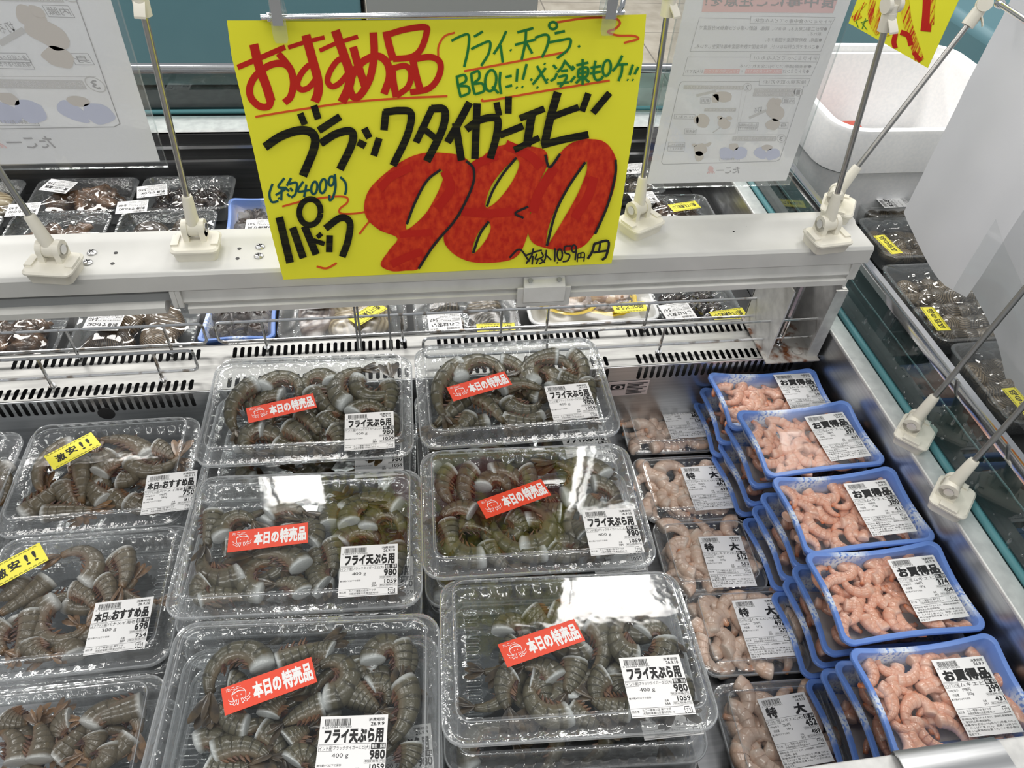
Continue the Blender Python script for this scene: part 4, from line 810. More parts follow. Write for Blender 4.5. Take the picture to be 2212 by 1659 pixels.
def octopus(L, x, y, s):                    # small line emblem: round head with a twisted headband and eight curling arms
    L.st([(x - 4 * s, y), (x - 4.4 * s, y - 4 * s), (x - 2 * s, y - 7 * s), (x + 2 * s, y - 7 * s), (x + 4.4 * s, y - 4 * s), (x + 4 * s, y)], .55)
    L.st([(x - 4.6 * s, y - 4.2 * s), (x, y - 5.6 * s), (x + 4.6 * s, y - 4.2 * s)], .9)
    for sx in (-1, 1):
        L.st([(x + sx * 1.3 * s, y - 3 * s), (x + sx * 1.3 * s, y - 2 * s)], .5)
        for k, (dx, dy) in enumerate(((6.6, -.5), (6.2, 2), (4.2, 3.4), (1.8, 3.8))): L.st([(x + sx * (3.6 - .9 * k) * s, y), (x + sx * (dx * .7) * s, y + (dy * .55 + 1) * s), (x + sx * dx * s, y + dy * s), (x + sx * (dx + .4) * s, y + (dy - 1.2) * s)], .55)
def red_sticker():
    L = Lab(83, 26); L.t('本日の', 27, 5.5, 52, 20.5, .10); L.t('特売品', 54, 4.5, 80.5, 21.5, .09); L.t('たこ一', 4, 2.2, 17, 5.2, .04); octopus(L, 14.5, 15.2, 1.35)
    return L.mb.build('sale_sticker', [M['stickred'], M['lab']], None, smooth=0)
def yellow_sticker(txt, w_=60, h_=30, vert=False):
    L = Lab(w_, h_)
    for k in range(int(w_ / 5)):
        for y0, ph in ((1.2, 0), (h_ - 3.2, 2.5)):
            x0 = 1.5 + k * 5 + ph
            if x0 > w_ - 4: continue
            for r_ in (1.9, 1.1): L.st([(x0 + 2 + r_ * math.cos(a), y0 + 2.1 - r_ * math.sin(a)) for a in (0, .8, 1.57, 2.3, 3.14)], .35)
    if txt == '激安!!': L.t('激', 9, 9, 20, 22, .06); L.t('安', 23, 7, 35, 19, .06); L.t('!!', 40, 7, 52, 22, .03)
    else: L.t(txt, 6, h_ * .30, w_ - 5, h_ * .76, .05)
    return L.mb.build('sale_sticker', [M['sticky'], M['ink']], None, smooth=0)
_first = []
def reuse(o):
    if o in _first: c = o.copy(); COL.objects.link(c); return c
    _first.append(o); return o
def stick(o, root, tl, tr, z, tilt=0, lbl=None):      # tl, tr: its upper corners in the photograph
    a, b = at(*tl, z), at(*tr, z); an = math.atan2(b.y - a.y, b.x - a.x)
    o.parent = root; p = a - Vector(root.location); rz = root.rotation_euler.z; p = Matrix.Rotation(-rz, 3, 'Z') @ p
    o.location = p; o.rotation_euler = (tilt, 0, an - rz)
    if lbl: o['label'] = lbl
    return o

# ------------------------------------------------------------------ containers
def ring(w_, d_, r_, inset, z, rib=0.0, nc=7, nx=46, ny=32, sag=0.0):
    w2, d2 = w_ / 2 - inset, d_ / 2 - inset; r_ = max(.004, r_ - inset * .6); out = []; k = 0
    for sx, sy, a0, n in ((1, 1, 0, nx), (-1, 1, 90, ny), (-1, -1, 180, nx), (1, -1, 270, ny)):
        c = Vector((sx * (w2 - r_), sy * (d2 - r_)))
        for i in range(nc):
            q = math.radians(a0 + 90 * i / (nc - 1)); out.append(Vector((c.x + r_ * math.cos(q), c.y + r_ * math.sin(q), z)))
        e = out[-1].copy(); a1 = a0 + 90; dr = Vector((math.cos(math.radians(a1 + 90)), math.sin(math.radians(a1 + 90)))); L_ = 2 * ((w2 - r_) if n == nx else (d2 - r_)); nrm = Vector((math.cos(math.radians(a1)), math.sin(math.radians(a1))))
        for i in range(1, n):
            t = i / n; bow = sag * math.sin(math.pi * t)
            off = -rib if (i // 2) % 2 else 0
            out.append(Vector((e.x + dr.x * L_ * t + nrm.x * (off - bow), e.y + dr.y * L_ * t + nrm.y * (off - bow), z)))
    return out
def clear_pack(name, w_, d_, h, r_=.022, comb=True):
    t = empty(name)
    b = MB(); m = h * .52
    b.loft([ring(w_, d_, r_, i, z, rb) for i, z, rb in ((.026, 0, 0), (.021, .0015, 0), (.019, .005, .0018), (.0090, m - .001, .0018), (.0045, m, 0), (0, m, 0), (0, m + .0015, 0))], 1)
    b.add(ring(w_, d_, r_, .026, 0), [tuple(range(len(ring(w_, d_, r_, .026, 0))))], 0)
    if comb:
        n = int(d_ / .0095) - 5
        for k in range(n):
            y = -d_ / 2 + .034 + k * .0095
            for sx in (-1, 1):
                x0 = sx * (w_ / 2 - .024); b.tube([(x0, y - .003, .0035), (x0 - sx * .014, y - .003, .0035), (x0 - sx * .0165, y, .0035), (x0 - sx * .014, y + .003, .0035), (x0, y + .003, .0035)], .0006, 5, 1)
    b.tube(ring(w_, d_, r_, .0004, m + .0005), .0010, 6, 2, True)
    b.build('tray', [M['plastic'], M['ribbed'], M['rim']], t, smooth=50)
    b = MB()
    spec = [(0, m + .002, 0, 1), (0, m + .0045, 0, 1), (.0035, m + .0062, 0, 1), (.0055, m + .0072, .0013, 1), (.0088, h - .0045, .0013, 1), (.0118, h - .0012, 0, 1), (.0155, h, 0, 1)]
    R0 = [ring(w_, d_, r_, i, z, rb) for i, z, rb, _ in spec]; b.loft(R0, 1)
    top = [ring(w_, d_, r_, i, h + z) for i, z in ((.0155, 0), (.024, -.0001), (.027, -.00012), (.042, -.00012))]
    b.loft(top, 0); b.add(top[-1], [tuple(range(len(top[-1])))], 0)
    b.tube(ring(w_, d_, r_, .0002, m + .0045), .0011, 6, 2, True).tube(ring(w_, d_, r_, .0128, h - .0006), .0006, 6, 2, True)
    b.build('lid', [M['plastic'], M['ribbed'], M['rim']], t, smooth=50)
    return t
def tray_blue():
    t = empty('blue_shrimp_tray'); w_, d_, h = .172, .114, .034; b = MB()
    spec = [(.020, 0), (.018, .001), (.0068, h - .003), (.0060, h - .0010), (.0050, h), (.0008, h), (0, h - .001), (0, h - .004), (.0012, h - .004)]
    def msk(p, i):
        lace = 0.0
        if p.x < -w_ * .36: lace = max(0, 1 - abs(p.y + .002) / .016)
        if p.x > w_ * .36: lace = max(lace, max(0, 1 - abs(p.y + .022) / .022))
        if p.y > d_ * .30: lace = max(lace, max(0, 1 - abs(p.x + .030 - (p.z - h) * 1.5) / .028))
        fade = max(0.0, min(1.0, 1 - (p.z - .010) / .018)) if i in (1, 2) else 0
        return (min(1, lace * 1.6), fade, 0, 1)
    def fill(i0, i1, n, inside):
        rs = []
        for k in range(n + 1):
            q = k / n; a, c = spec[i0], spec[i1]; rs.append(ring(w_, d_, .012, a[0] + (c[0] - a[0]) * q, a[1] + (c[1] - a[1]) * q, sag=.004))
        return rs
    def bend(rs):                                # corners of the rim stand a little higher
        return [[Vector((p.x, p.y, p.z + .0045 * (abs(p.x) / (w_ / 2)) ** 2 * (p.z / h))) for p in r] for r in rs]
    inner = [ring(w_, d_, .012, i, z + .0012, sag=.004) for i, z in ((.020, 0), (.0165, .002), (.0135, .008), (.0110, .015), (.0088, .023), (.0068, h - .003), (.0060, h - .0015))] + [ring(w_, d_, .012, i, z, sag=.004) for i, z in spec[4:]]
    outer = [ring(w_, d_, .012, i, z, sag=.004) for i, z in ((.0050, h - .004), (.0075, .022), (.0135, .010), (.019, 0))]
    rs = bend(inner + outer); vs = [p for r in rs for p in r]; nn = len(rs[0])
    cols = []
    for j, r in enumerate(rs):
        for p in r: c = msk(p, 1 if j < 5 else 9); cols.append(c)
    b.loft(rs, 0, col=cols); b.add(rs[0], [tuple(range(nn))], 0, col=[(0, 1, 0, 1)] * nn); b.add(rs[-1], [tuple(reversed(range(nn)))], 0, col=[(0, 0, 0, 1)] * nn)
    b.build('tray', M['blue'], t, smooth=40)
    b = MB(); fr_ = [ring(w_, d_, .012, i, h + z, sag=.004) for i, z in ((.0008, .0004), (.006, .0004), (.02, -.0006), (.04, -.0012))]; fr_ = bend(fr_)
    b.loft(fr_, 0); b.add(fr_[-1], [tuple(range(nn))], 0); b.build('film', M['film'], t, smooth=60)
    return t

# ------------------------------------------------------------------ shrimp
def arc3(a, m, c, n=22):             # circle arc through three points of a plane
    ax, ay, bx, by, cx_, cy_ = a[0], a[1], m[0], m[1], c[0], c[1]
    d = 2 * (ax * (by - cy_) + bx * (cy_ - ay) + cx_ * (ay - by))
    if abs(d) < 1e-9: return [Vector((ax + (cx_ - ax) * i / n, ay + (cy_ - ay) * i / n)) for i in range(n + 1)], 1
    ux = ((ax * ax + ay * ay) * (by - cy_) + (bx * bx + by * by) * (cy_ - ay) + (cx_ * cx_ + cy_ * cy_) * (ay - by)) / d
    uy = ((ax * ax + ay * ay) * (cx_ - bx) + (bx * bx + by * by) * (ax - cx_) + (cx_ * cx_ + cy_ * cy_) * (bx - ax)) / d
    r_ = math.hypot(ax - ux, ay - uy); t0 = math.atan2(ay - uy, ax - ux); t1 = math.atan2(cy_ - uy, cx_ - ux); tm = math.atan2(by - uy, bx - ux)
    cr = (ax - ux) * (by - uy) - (ay - uy) * (bx - ux); ccw = True
    sp = (t1 - t0) % (2 * math.pi); sm = (tm - t0) % (2 * math.pi)
    if sm > sp: sp -= 2 * math.pi
    return [Vector((ux + r_ * math.cos(t0 + sp * i / n), uy + r_ * math.sin(t0 + sp * i / n))) for i in range(n + 1)], (1 if sp > 0 else -1)
SHK = {'tiger': dict(name='tiger_shrimp', body='tiger', tail='tailtiger', legs='legs', fan=1.0), 'vana': dict(name='white_shrimp', body='vana', tail='tailvana', legs='legs', fan=.9), 'pbig': dict(name='peeled_shrimp', body='peelbig', tail=None, legs=None), 'psm': dict(name='peeled_shrimp', body='peelsmall', tail=None, legs=None)}
def body_geo(mb, sp2, side, R_, z, nseg=6, squash=.86, dz=None, tip=.30):
    n = len(sp2) - 1; rings = []; uvs = []; K = 14
    L_ = sum((sp2[i + 1] - sp2[i]).length for i in range(n))
    fine = []                                   # resample so that every segment ends in a small step
    N = nseg * 4
    for i in range(N + 1):
        t = i / N; f = t * n; j = min(int(f), n - 1); fine.append(sp2[j].lerp(sp2[j + 1], f - j))
    seq = [(-.034, .30), (-.026, .62), (-.012, .86)]
    for i in range(N + 1):
        t = i / N; rr_ = (1 - (1 - tip) * t ** 1.35) * (.95 + .05 * min(1, t * 8)); fr_ = (t * nseg) % 1
        seq.append((t, rr_ * (1.0 + .028 * fr_)))
        if i % 4 == 3: seq.append((t + .9 * .25 / nseg, rr_ * 1.036)); 
    seq.append((1.02, tip * .6))
    for t, q in seq:
        tt = min(1, max(0, t)); f = tt * N; j = min(int(f), N - 1); p = fine[j].lerp(fine[j + 1], f - j)
        tg = (fine[min(j + 1, N)] - fine[max(j - 1, 0)]).normalized(); p = p + tg * (t - tt) * L_
        nr = Vector((tg.y, -tg.x)) * side         # outward (back) direction
        zz = z + (dz(tt) if dz else 0)
        lump = 1 + (.10 if t < .02 else .05) * noise.noise(Vector((p.x * 140, p.y * 140, z * 300 + L_ * 900)))
        rings.append([Vector((p.x, p.y, zz)) + Vector((nr.x, nr.y, 0)) * (R_ * q * lump * math.cos(a)) + Vector((0, 0, R_ * q * squash * lump * math.sin(a))) for a in [2 * math.pi * k / K for k in range(K)]])
        uvs += [(tt, (1 + math.cos(2 * math.pi * k / K)) / 2) for k in range(K)]
    mb.loft(rings, 0, True, True, uv=uvs)
    return fine, L_
def make_shrimp(kind, a, m, c, z, R_, fan=None, tiltz=0.0, org=None):
    k = SHK[kind]; sp2, side = arc3(a, m, c); g = sum(sp2, Vector((0, 0))) / len(sp2) if org is None else Vector(org)
    loc = Vector((g.x, g.y, z)); sp2 = [p - g for p in sp2]; mb = MB(); dz = lambda t: -.0030 * t * t + tiltz * (t - .5)
    fine, L_ = body_geo(mb, sp2, side, R_, 0, 7 if kind[0] == 'p' else 6, .88, dz, (.30 if kind[0] == 'p' else .32))
    o = mb.build(k['name'], M[k['body']], None, smooth=60); o.location = loc
    if k['tail']:
        e = Vector((fine[-1].x, fine[-1].y, dz(1))); tg = (fine[-1] - fine[-3]).normalized()
        if fan: d2 = (Vector(fan) - g - fine[-1]); fl = max(.012, min(.034, d2.length)); tg = (tg * .25 + d2.normalized()).normalized()
        else: fl = R_ * 2.0
        T_ = Vector((tg.x, tg.y, 0)); N_ = Vector((-tg.y, tg.x, 0)); b = MB()
        for ang, zo, ll, ww in ((-.42, .0012, .95, .26), (.42, .0012, .95, .26), (-.20, -.0014, 1.0, .28), (.20, -.0014, 1.0, .28), (0, .003, .8, .17)):
            dr = T_ * math.cos(ang) + N_ * math.sin(ang); nn = Vector((-dr.y, dr.x, 0)); rs = []
            for q, wq in ((-.05, .35), (.15, .6), (.4, .95), (.7, 1.0), (.9, .72), (1.0, .15)):
                p = e + dr * fl * ll * q + Vector((0, 0, zo * (1 + q))); hw = fl * ww * wq * .5; th = .0009 * (1.1 - q)
                rs.append([p - nn * hw, p + Vector((0, 0, th)), p + nn * hw, p - Vector((0, 0, th))])
            b.loft(rs, 0, True, True)
        b.build('tail_fan', M[k['tail']], o, smooth=60)
    if k['legs']:
        b = MB(); N = len(fine) - 1
        for i in range(5):
            t = .14 + .52 * i / 4 + R.uniform(-.02, .02); j = int(t * N); p = fine[j]; tg = (fine[min(j + 1, N)] - fine[max(0, j - 1)]).normalized(); nr = Vector((tg.y, -tg.x)) * side
            rr_ = R_ * (1 - .6 * t ** 1.7)
            for s_ in (-1, 1):
                q0 = Vector((p.x, p.y, dz(t))) - Vector((nr.x, nr.y, 0)) * rr_ * .80 + Vector((0, 0, s_ * rr_ * .35)); q1 = q0 + (Vector((tg.x, tg.y, 0)) * .8 - Vector((nr.x, nr.y, 0)) * .7) * R_ * R.uniform(.35, .65) + Vector((0, 0, s_ * R_ * .12))
                b.tube([q0, q0.lerp(q1, .5), q1], [R_ * .13, R_ * .11, R_ * .03], 5)
        b.build('swimmerets', M[k['legs']], o, smooth=60)
    return o
def clamp_in(o, cx_, cy_, w_, d_):          # keep a thing inside the walls of its container
    o_ = [(o.matrix_basis @ Vector(c)) for c in o.bound_box]
    for ax, c0_, half in ((0, cx_, w_ / 2), (1, cy_, d_ / 2)):
        lo, hi = min(v[ax] for v in o_), max(v[ax] for v in o_)
        if hi - lo > 2 * half: o.location[ax] += c0_ - (lo + hi) / 2
        elif hi > c0_ + half: o.location[ax] -= hi - c0_ - half
        elif lo < c0_ - half: o.location[ax] += c0_ - half - lo
    return o
ORD = ('first', 'second', 'third', 'fourth', 'fifth', 'sixth', 'seventh', 'eighth', 'ninth', 'tenth', 'eleventh', 'twelfth', 'thirteenth', 'fourteenth')
def name_rows(objs, what, where, rows, group, cat='shrimp'):      # rows: names from the back row to the front row
    s = sorted(objs, key=lambda o: -o.location.y); n = len(s); R_ = len(rows)
    for r_ in range(R_):
        part = sorted(s[n * r_ // R_: n * (r_ + 1) // R_], key=lambda o: o.location.x)
        for i, o in enumerate(part): tag(o, '%s %s from left in %s row of %s' % (what, ORD[i], rows[r_], where), cat, group)

# ------------------------------------------------------------------ the tiger and white shrimp packs
W_, D_, H_ = .260, .178, .045
proto_large = clear_pack('shrimp_pack', W_, D_, H_); proto_white = clear_pack('shrimp_pack', .214, .174, H_)
_used = set()
def placed(proto, loc, rz=0, rx=0, label='', cat='shrimp pack', group=None):
    o = copy_tree(proto); _used.add(proto)
    o.location = loc; o.rotation_euler = (rx, 0, rz); tag(o, label, cat, group); return o
rsk = red_sticker(); ysk = yellow_sticker('激安!!')
TIG = dict(title='フライ天ぷら用', region='インド産', item='ブラックタイガーエビ(大)', price=980, tax=1059, code=384, weight='400 g')
packs = {}
#   key: centre x, centre y, top height, rotation, pitch, description, place words
PK = [('A1', -.124, .674, 0, -.03, .0, 'rear tiger shrimp pack of the left stack row, priced 980', 'left rear tiger pack'),
      ('A2', -.123, .476, 0, -.05, .0, 'middle tiger shrimp pack of the left stack row, green light on its right half', 'left middle tiger pack'),
      ('A3', -.117, .290, 0, -.07, .0, 'front tiger shrimp pack of the left stack row, dated 26.9.9', 'left front tiger pack'),
      ('B1', .143, .683, 0, .00, .03, 'rear tiger shrimp pack of the right stack row, under the wire rail', 'right rear tiger pack'),
      ('B2', .138, .492, 0, -.04, -.03, 'middle tiger shrimp pack of the right stack row, beside the large peeled shrimp', 'right middle tiger pack'),
      ('B3', .147, .311, .004, -.06, -.12, 'front tiger shrimp pack of the right stack row, bright lamp reflection across its lid', 'right front tiger pack')]
STK = {'A1': ((745, 894.6), (854, 887.5), (531, 882), (681.5, 848)), 'A2': ((737, 1181), (863.5, 1174), (494.6, 1148.7), (668.7, 1128)), 'A3': ((694, 1548), (841, 1543), (477, 1488), (672, 1419)),
       'B1': ((1175, 832.7), (1272, 824), (964, 835), (1092, 800)), 'B2': ((1256, 1106), (1366, 1099.6), (1030, 1085.7), (1168, 1036)), 'B3': ((1338, 1436), (1467, 1428), (1075.7, 1403.5), (1237.7, 1346))}
def dz_top(rx, p, c): return math.tan(rx) * (p.y - c[1])
for key, x, y, zt, rz, rx, lb, where in PK:
    o = placed(proto_large, (x, y, Z0 + zt - H_), rz, rx, 'clear ' + lb, group=None); packs[key] = o
    l1, l2, s1, s2 = STK[key]; zz = zt + .0005
    lo_ = price_label(date='26.9.9' if key == 'A3' else '26.9.10', **TIG)
    def put(ob, a, b):
        stick(ob, o, a, b, zz, 0); 
        p = ob.location.copy(); ob.location.z = H_ + .0004; return ob
    put(reuse(lo_), l1, l2); put(reuse(rsk), s1, s2)
    for lev in (1, 2):
        q = placed(proto_large, (x + R.uniform(-.006, .006), y - .004 * lev + R.uniform(-.004, .004) - {'A1': .020, 'B1': .032}.get(key, 0), Z0 + zt - H_ - lev * .0455 - (.004 if rx else 0)), rz + R.uniform(-.03, .03), 0, 'clear tiger shrimp pack, %s under the %s' % (('second', 'third')[lev - 1], where))
        if lev == 1:
            c = lo_.copy(); COL.objects.link(c); c.parent = q; c.location = (.06, -.012, H_ + .0004); c.rotation_euler = (0, 0, .05)
# hand-set shrimp: (cut end, middle of the back, tail root [, tip of the tail fan]) in the drawing of each pack
def px(c, s): return lambda p: (c[0] + p[0] / s, c[1] + p[1] / s)
SHR = {
 'A1': ((400, 700), 4.096, 12.8, [((625, 520), (450, 660), (440, 930), (470, 1040)), ((690, 560), (870, 470), (985, 640)), ((1295, 480), (1140, 420), (1090, 560)), ((1110, 600), (1210, 700), (1390, 800)), ((1430, 700), (1335, 560), (1560, 400), (1720, 375)), ((1540, 480), (1640, 640), (1820, 470), (1800, 290)),
   ((1905, 520), (1930, 680), (1890, 800)), ((590, 950), (770, 970), (930, 1060)), ((680, 1030), (540, 1080), (590, 1220)), ((900, 900), (1060, 1010), (1140, 1080)), ((1010, 780), (1120, 870), (1190, 970), (1230, 1010)), ((1230, 820), (1310, 870), (1400, 860)), ((1480, 790), (1610, 720), (1760, 800)), ((1290, 950), (1350, 1030), (1280, 1120)), ((1920, 850), (1940, 980), (1870, 1120)), ((860, 640), (700, 660), (620, 800)), ((1480, 1000), (1620, 1060), (1760, 1040)), ((800, 1150), (950, 1180), (1120, 1150))]),
 'A2': ((340, 980), 3.687, 12.8, [((520, 660), (560, 530), (760, 540)), ((400, 480), (370, 600), (330, 720)), ((640, 960), (430, 1000), (330, 800), (350, 700)), ((830, 1120), (710, 960), (1000, 900), (1090, 1060)), ((1150, 900), (1000, 790), (760, 810), (520, 870)), ((1160, 1150), (1060, 1060), (940, 1060)), ((1320, 1170), (1270, 1080), (1340, 980)), ((330, 1230), (500, 1190), (720, 1200), (880, 1200)), ((300, 1060), (240, 1150), (300, 1230)),
   ((1220, 710), (1260, 600), (1150, 530)), ((880, 480), (1000, 430), (1160, 460)), ((1370, 580), (1380, 470), (1450, 380)), ((1530, 560), (1560, 440), (1680, 400)), ((1720, 600), (1850, 470), (1980, 620)), ((1450, 720), (1600, 620), (1770, 680)), ((1250, 780), (1270, 920), (1200, 1020)), ((1380, 700), (1410, 850), (1370, 980)), ((1980, 720), (2000, 850), (1960, 1000)), ((1520, 1160), (1650, 1150), (1790, 1180)), ((560, 740), (640, 820), (560, 880)), ((1960, 420), (1800, 360), (1600, 350))]),
 'A3': ((340, 1300), 3.568, 12.8, [((820, 480), (650, 350), (410, 660), (310, 940)), ((930, 480), (1100, 400), (1260, 320), (1470, 260)), ((690, 960), (600, 940), (480, 800), (440, 1000)), ((850, 880), (900, 800), (990, 740)), ((1290, 740), (1480, 560), (1250, 480)), ((1660, 460), (1770, 320), (1890, 440)), ((1870, 320), (1890, 480), (1860, 620), (1830, 790)), ((1640, 660), (1740, 640), (1760, 780)), ((1960, 600), (2010, 800), (1860, 1060)), ((1280, 790), (1130, 850), (970, 930), (810, 1060)),
   ((1010, 1080), (1080, 1020), (1160, 960)), ((440, 1180), (620, 1120), (850, 1180), (980, 1240)), ((1040, 1240), (1150, 1180), (1220, 1280)), ((1980, 1100), (1960, 1200), (1900, 1290)), ((1970, 380), (2010, 480), (1990, 560)), ((800, 990), (900, 1060), (970, 1200)), ((1340, 400), (1250, 390), (1150, 430)), ((400, 1260), (560, 1290), (700, 1260)), ((560, 620), (640, 700), (580, 780)), ((1530, 480), (1600, 600), (1650, 640)), ((1500, 700), (1620, 780), (1700, 830))]),
 'B1': ((860, 560), 2.127, 12.8, [((240, 480), (160, 540), (160, 720)), ((290, 540), (380, 450), (460, 560)), ((470, 450), (550, 480), (570, 560)), ((620, 530), (720, 420), (800, 520), (790, 590)), ((720, 400), (620, 410), (560, 450)), ((830, 400), (890, 460), (850, 540)), ((320, 620), (250, 690), (170, 760)), ((330, 720), (280, 770), (200, 790)), ((350, 620), (440, 690), (490, 750)), ((470, 600), (560, 570), (660, 590)), ((500, 650), (570, 690), (650, 660)), ((740, 540), (800, 555), (870, 560)), ((890, 560), (910, 640), (920, 700)), ((480, 740), (580, 750), (660, 730)), ((200, 560), (250, 580), (260, 660)), ((700, 600), (640, 500), (580, 520))]),
 'B2': ((880, 930), 3.95, 12.8, [((350, 330), (270, 450), (350, 600)), ((560, 330), (480, 500), (560, 650)), ((640, 480), (730, 400), (850, 520)), ((700, 290), (860, 290), (1000, 430)), ((560, 690), (430, 660), (290, 730)), ((1330, 560), (1450, 400), (1270, 270), (1060, 350)), ((1690, 390), (1570, 290), (1340, 270)), ((1580, 460), (1730, 500), (1800, 640)), ((1500, 600), (1590, 640), (1690, 640)), ((970, 980), (1200, 880), (960, 620)), ((1190, 1130), (900, 1090), (750, 870), (770, 740)), ((660, 1180), (410, 1100), (540, 830)), ((310, 780), (340, 900), (350, 1010), (360, 1090)), ((1310, 700), (1190, 670), (1100, 620)), ((1240, 1080), (1350, 1140), (1490, 1130)), ((1520, 900), (1440, 810), (1390, 740), (1350, 620)), ((1640, 1130), (1790, 1120), (1930, 1110)), ((880, 720), (970, 800), (1010, 860)), ((680, 980), (750, 1090), (860, 1160)), ((1240, 980), (1360, 960), (1510, 1010)), ((1000, 330), (1040, 460), (960, 560)), ((1600, 760), (1700, 860), (1640, 980))]),
 'B3': ((920, 1200), 3.352, 12.8, [((940, 890), (830, 800), (710, 800)), ((620, 850), (560, 960), (600, 1090), (610, 1330)), ((1080, 760), (1060, 880), (1020, 990), (940, 1130)), ((1180, 480), (1290, 650), (1190, 860), (1110, 1010)), ((1540, 740), (1400, 660), (1420, 480)), ((1060, 1270), (790, 1180), (810, 980)), ((1500, 1230), (1360, 1200), (1230, 1140), (1060, 1070)), ((1300, 880), (1240, 990), (1280, 1080)), ((750, 400), (830, 470), (910, 520)), ((900, 400), (1000, 430), (1110, 430)), ((560, 560), (640, 480), (730, 570)), ((1800, 600), (1760, 740), (1600, 770)), ((1970, 940), (2010, 1050), (1950, 1150)), ((1270, 420), (1390, 430), (1510, 440)), ((1040, 1170), (1150, 1230), (1270, 1270)), ((1650, 1250), (1750, 1230), (1860, 1240)), ((1380, 880), (1400, 950), (1450, 1010)), ((660, 640), (600, 700), (560, 780)), ((1560, 560), (1680, 520), (1760, 590)), ((1500, 820), (1620, 900), (1560, 1020)), ((760, 900), (850, 1000), (820, 1080))]),
 'V1': ((0, 880), 4.148, 12.8, [((560, 320), (320, 470), (280, 750)), ((120, 980), (330, 830), (540, 590)), ((1000, 410), (920, 450), (850, 400)), ((1340, 380), (1160, 250), (920, 240)), ((1280, 480), (1480, 560), (1690, 430), (1730, 250)), ((890, 600), (1000, 510), (1100, 460), (1230, 440)), ((720, 480), (730, 650), (720, 850)), ((940, 850), (850, 760), (790, 660), (780, 560)), ((380, 980), (560, 960), (820, 930)), ((1080, 650), (1160, 640), (1210, 560)), ((550, 700), (610, 820), (690, 900)), ((1400, 360), (1480, 390), (1560, 440)), ((1250, 930), (1420, 980), (1600, 960)), ((200, 900), (120, 850), (180, 760)), ((1000, 780), (1100, 860), (1230, 880)), ((640, 360), (700, 330), (780, 330))]),
 'V2': ((0, 1240), 3.96, 12.8, [((725, 60), (820, -110), (530, -180)), ((1050, -180), (1080, -40), (1030, 100)), ((480, 230), (330, 480), (730, 430)), ((410, 40), (250, 170), (0, 330)), ((270, 330), (240, 480), (130, 700), (60, 800)), ((250, 620), (330, 730), (430, 740), (560, 770)), ((880, 60), (930, 160), (910, 260)), ((640, 730), (560, 650), (430, 680)), ((120, 60), (50, 160), (-60, 200)), ((60, 420), (-20, 540), (40, 660)), ((620, 140), (740, 180), (800, 280)), ((960, -120), (980, 0), (900, 60))]),
 'V3': ((0, 1240), 3.96, 12.8, [((1270, 960), (1050, 1030), (770, 1090), (610, 1120)), ((870, 1290), (1160, 1140), (1270, 1330)), ((1210, 1380), (1010, 1560), (840, 1650)), ((480, 1590), (650, 1400), (740, 1240), (930, 1140)), ((340, 1600), (360, 1420), (310, 1280), (270, 1130)), ((150, 1620), (140, 1450), (10, 1340)), ((610, 1250), (500, 1330), (480, 1440)), ((60, 1200), (150, 1220), (240, 1200)), ((810, 1390), (780, 1480), (710, 1530)), ((940, 1480), (900, 1580), (760, 1600)), ((1230, 1090), (1290, 1180), (1280, 1270))]),
}
VK = [('V1', -.389, .646, -.07, .0, 'rear pack of white shrimp with a yellow sticker left of the tiger shrimp', 'rear white shrimp pack'), ('V2', -.374, .468, -.07, .0, 'second pack of white shrimp with a cut-off yellow sticker at the left', 'middle white shrimp pack'), ('V3', -.371, .283, -.07, .0, 'white shrimp pack without a visible label at the near left corner', 'near white shrimp pack'), ('V0', -.612, .640, -.07, .0, 'clear shrimp pack cut off by the left edge beside the rear white shrimp pack', '')]
VAN = dict(title='本日のおすすめ品', region='エクアドル産', item='バナメイ海老', code=389)
VL = {'V1': (dict(date='26.9.11', price=750, tax=810, per=190, net=395), (318, 1028), (423, 1016)), 'V2': (dict(date='26.9.10', price=698, tax=754, weight='380 g'), (207, 1303), (329.5, 1289))}
YL = {'V1': ((94.7, 986), (196.5, 934)), 'V2': ((-38, 1237), (76, 1177))}
for key, x, y, zt, rz, lb, where in VK:
    o = placed(proto_white, (x, y, Z0 + zt - H_), rz, 0, 'clear ' + lb if not lb.startswith('clear') else lb); packs[key] = o
    if key in VL:
        d_, a, b = VL[key]; ob = price_label(**VAN, **d_); stick(reuse(ob), o, a, b, zt); ob.location.z = H_ + .0004
        ob = stick(reuse(ysk), o, *YL[key], zt); ob.location.z = H_ + .0004
    placed(proto_white, (x + .004, y - .006, Z0 + zt - H_ - .0455), rz - .02, 0, 'clear white shrimp pack lying under the ' + (where or 'cut-off left edge pack'))
ztop = {k[0]: k[3] for k in PK}; ztop.update({k[0]: k[3] for k in VK}); desc = {k[0]: k[7] for k in PK}; desc.update({k[0]: k[6] for k in VK})
for key, (c0_, s_, rmm, lst) in SHR.items():
    f = px(c0_, s_); kind = 'vana' if key[0] == 'V' else 'tiger'; objs = []; zt = ztop[key]
    for i, e in enumerate(lst):
        zz = zt - .0165 - .0022 * (i % 4) - (.006 if i > 12 else 0)
        w3 = [at(*f(p), zz) for p in e[:3]]; fan = at(*f(e[3]), zz).xy if len(e) > 3 else None
        o = make_shrimp(kind, w3[0].xy, w3[1].xy, w3[2].xy, Z0 + zz, rmm / 1000 * R.uniform(.93, 1.1), fan, R.uniform(-.004, .004)); objs.append(clamp_in(o, packs[key].location.x, packs[key].location.y, (W_ if key[0] != 'V' else .214) - .034, (D_ if key[0] != 'V' else .174) - .034))
    what = 'raw tiger shrimp' if kind == 'tiger' else 'raw white shrimp'
    name_rows(objs, what, desc[key], ('back', 'middle', 'front'), 'shrimp in the ' + desc[key])
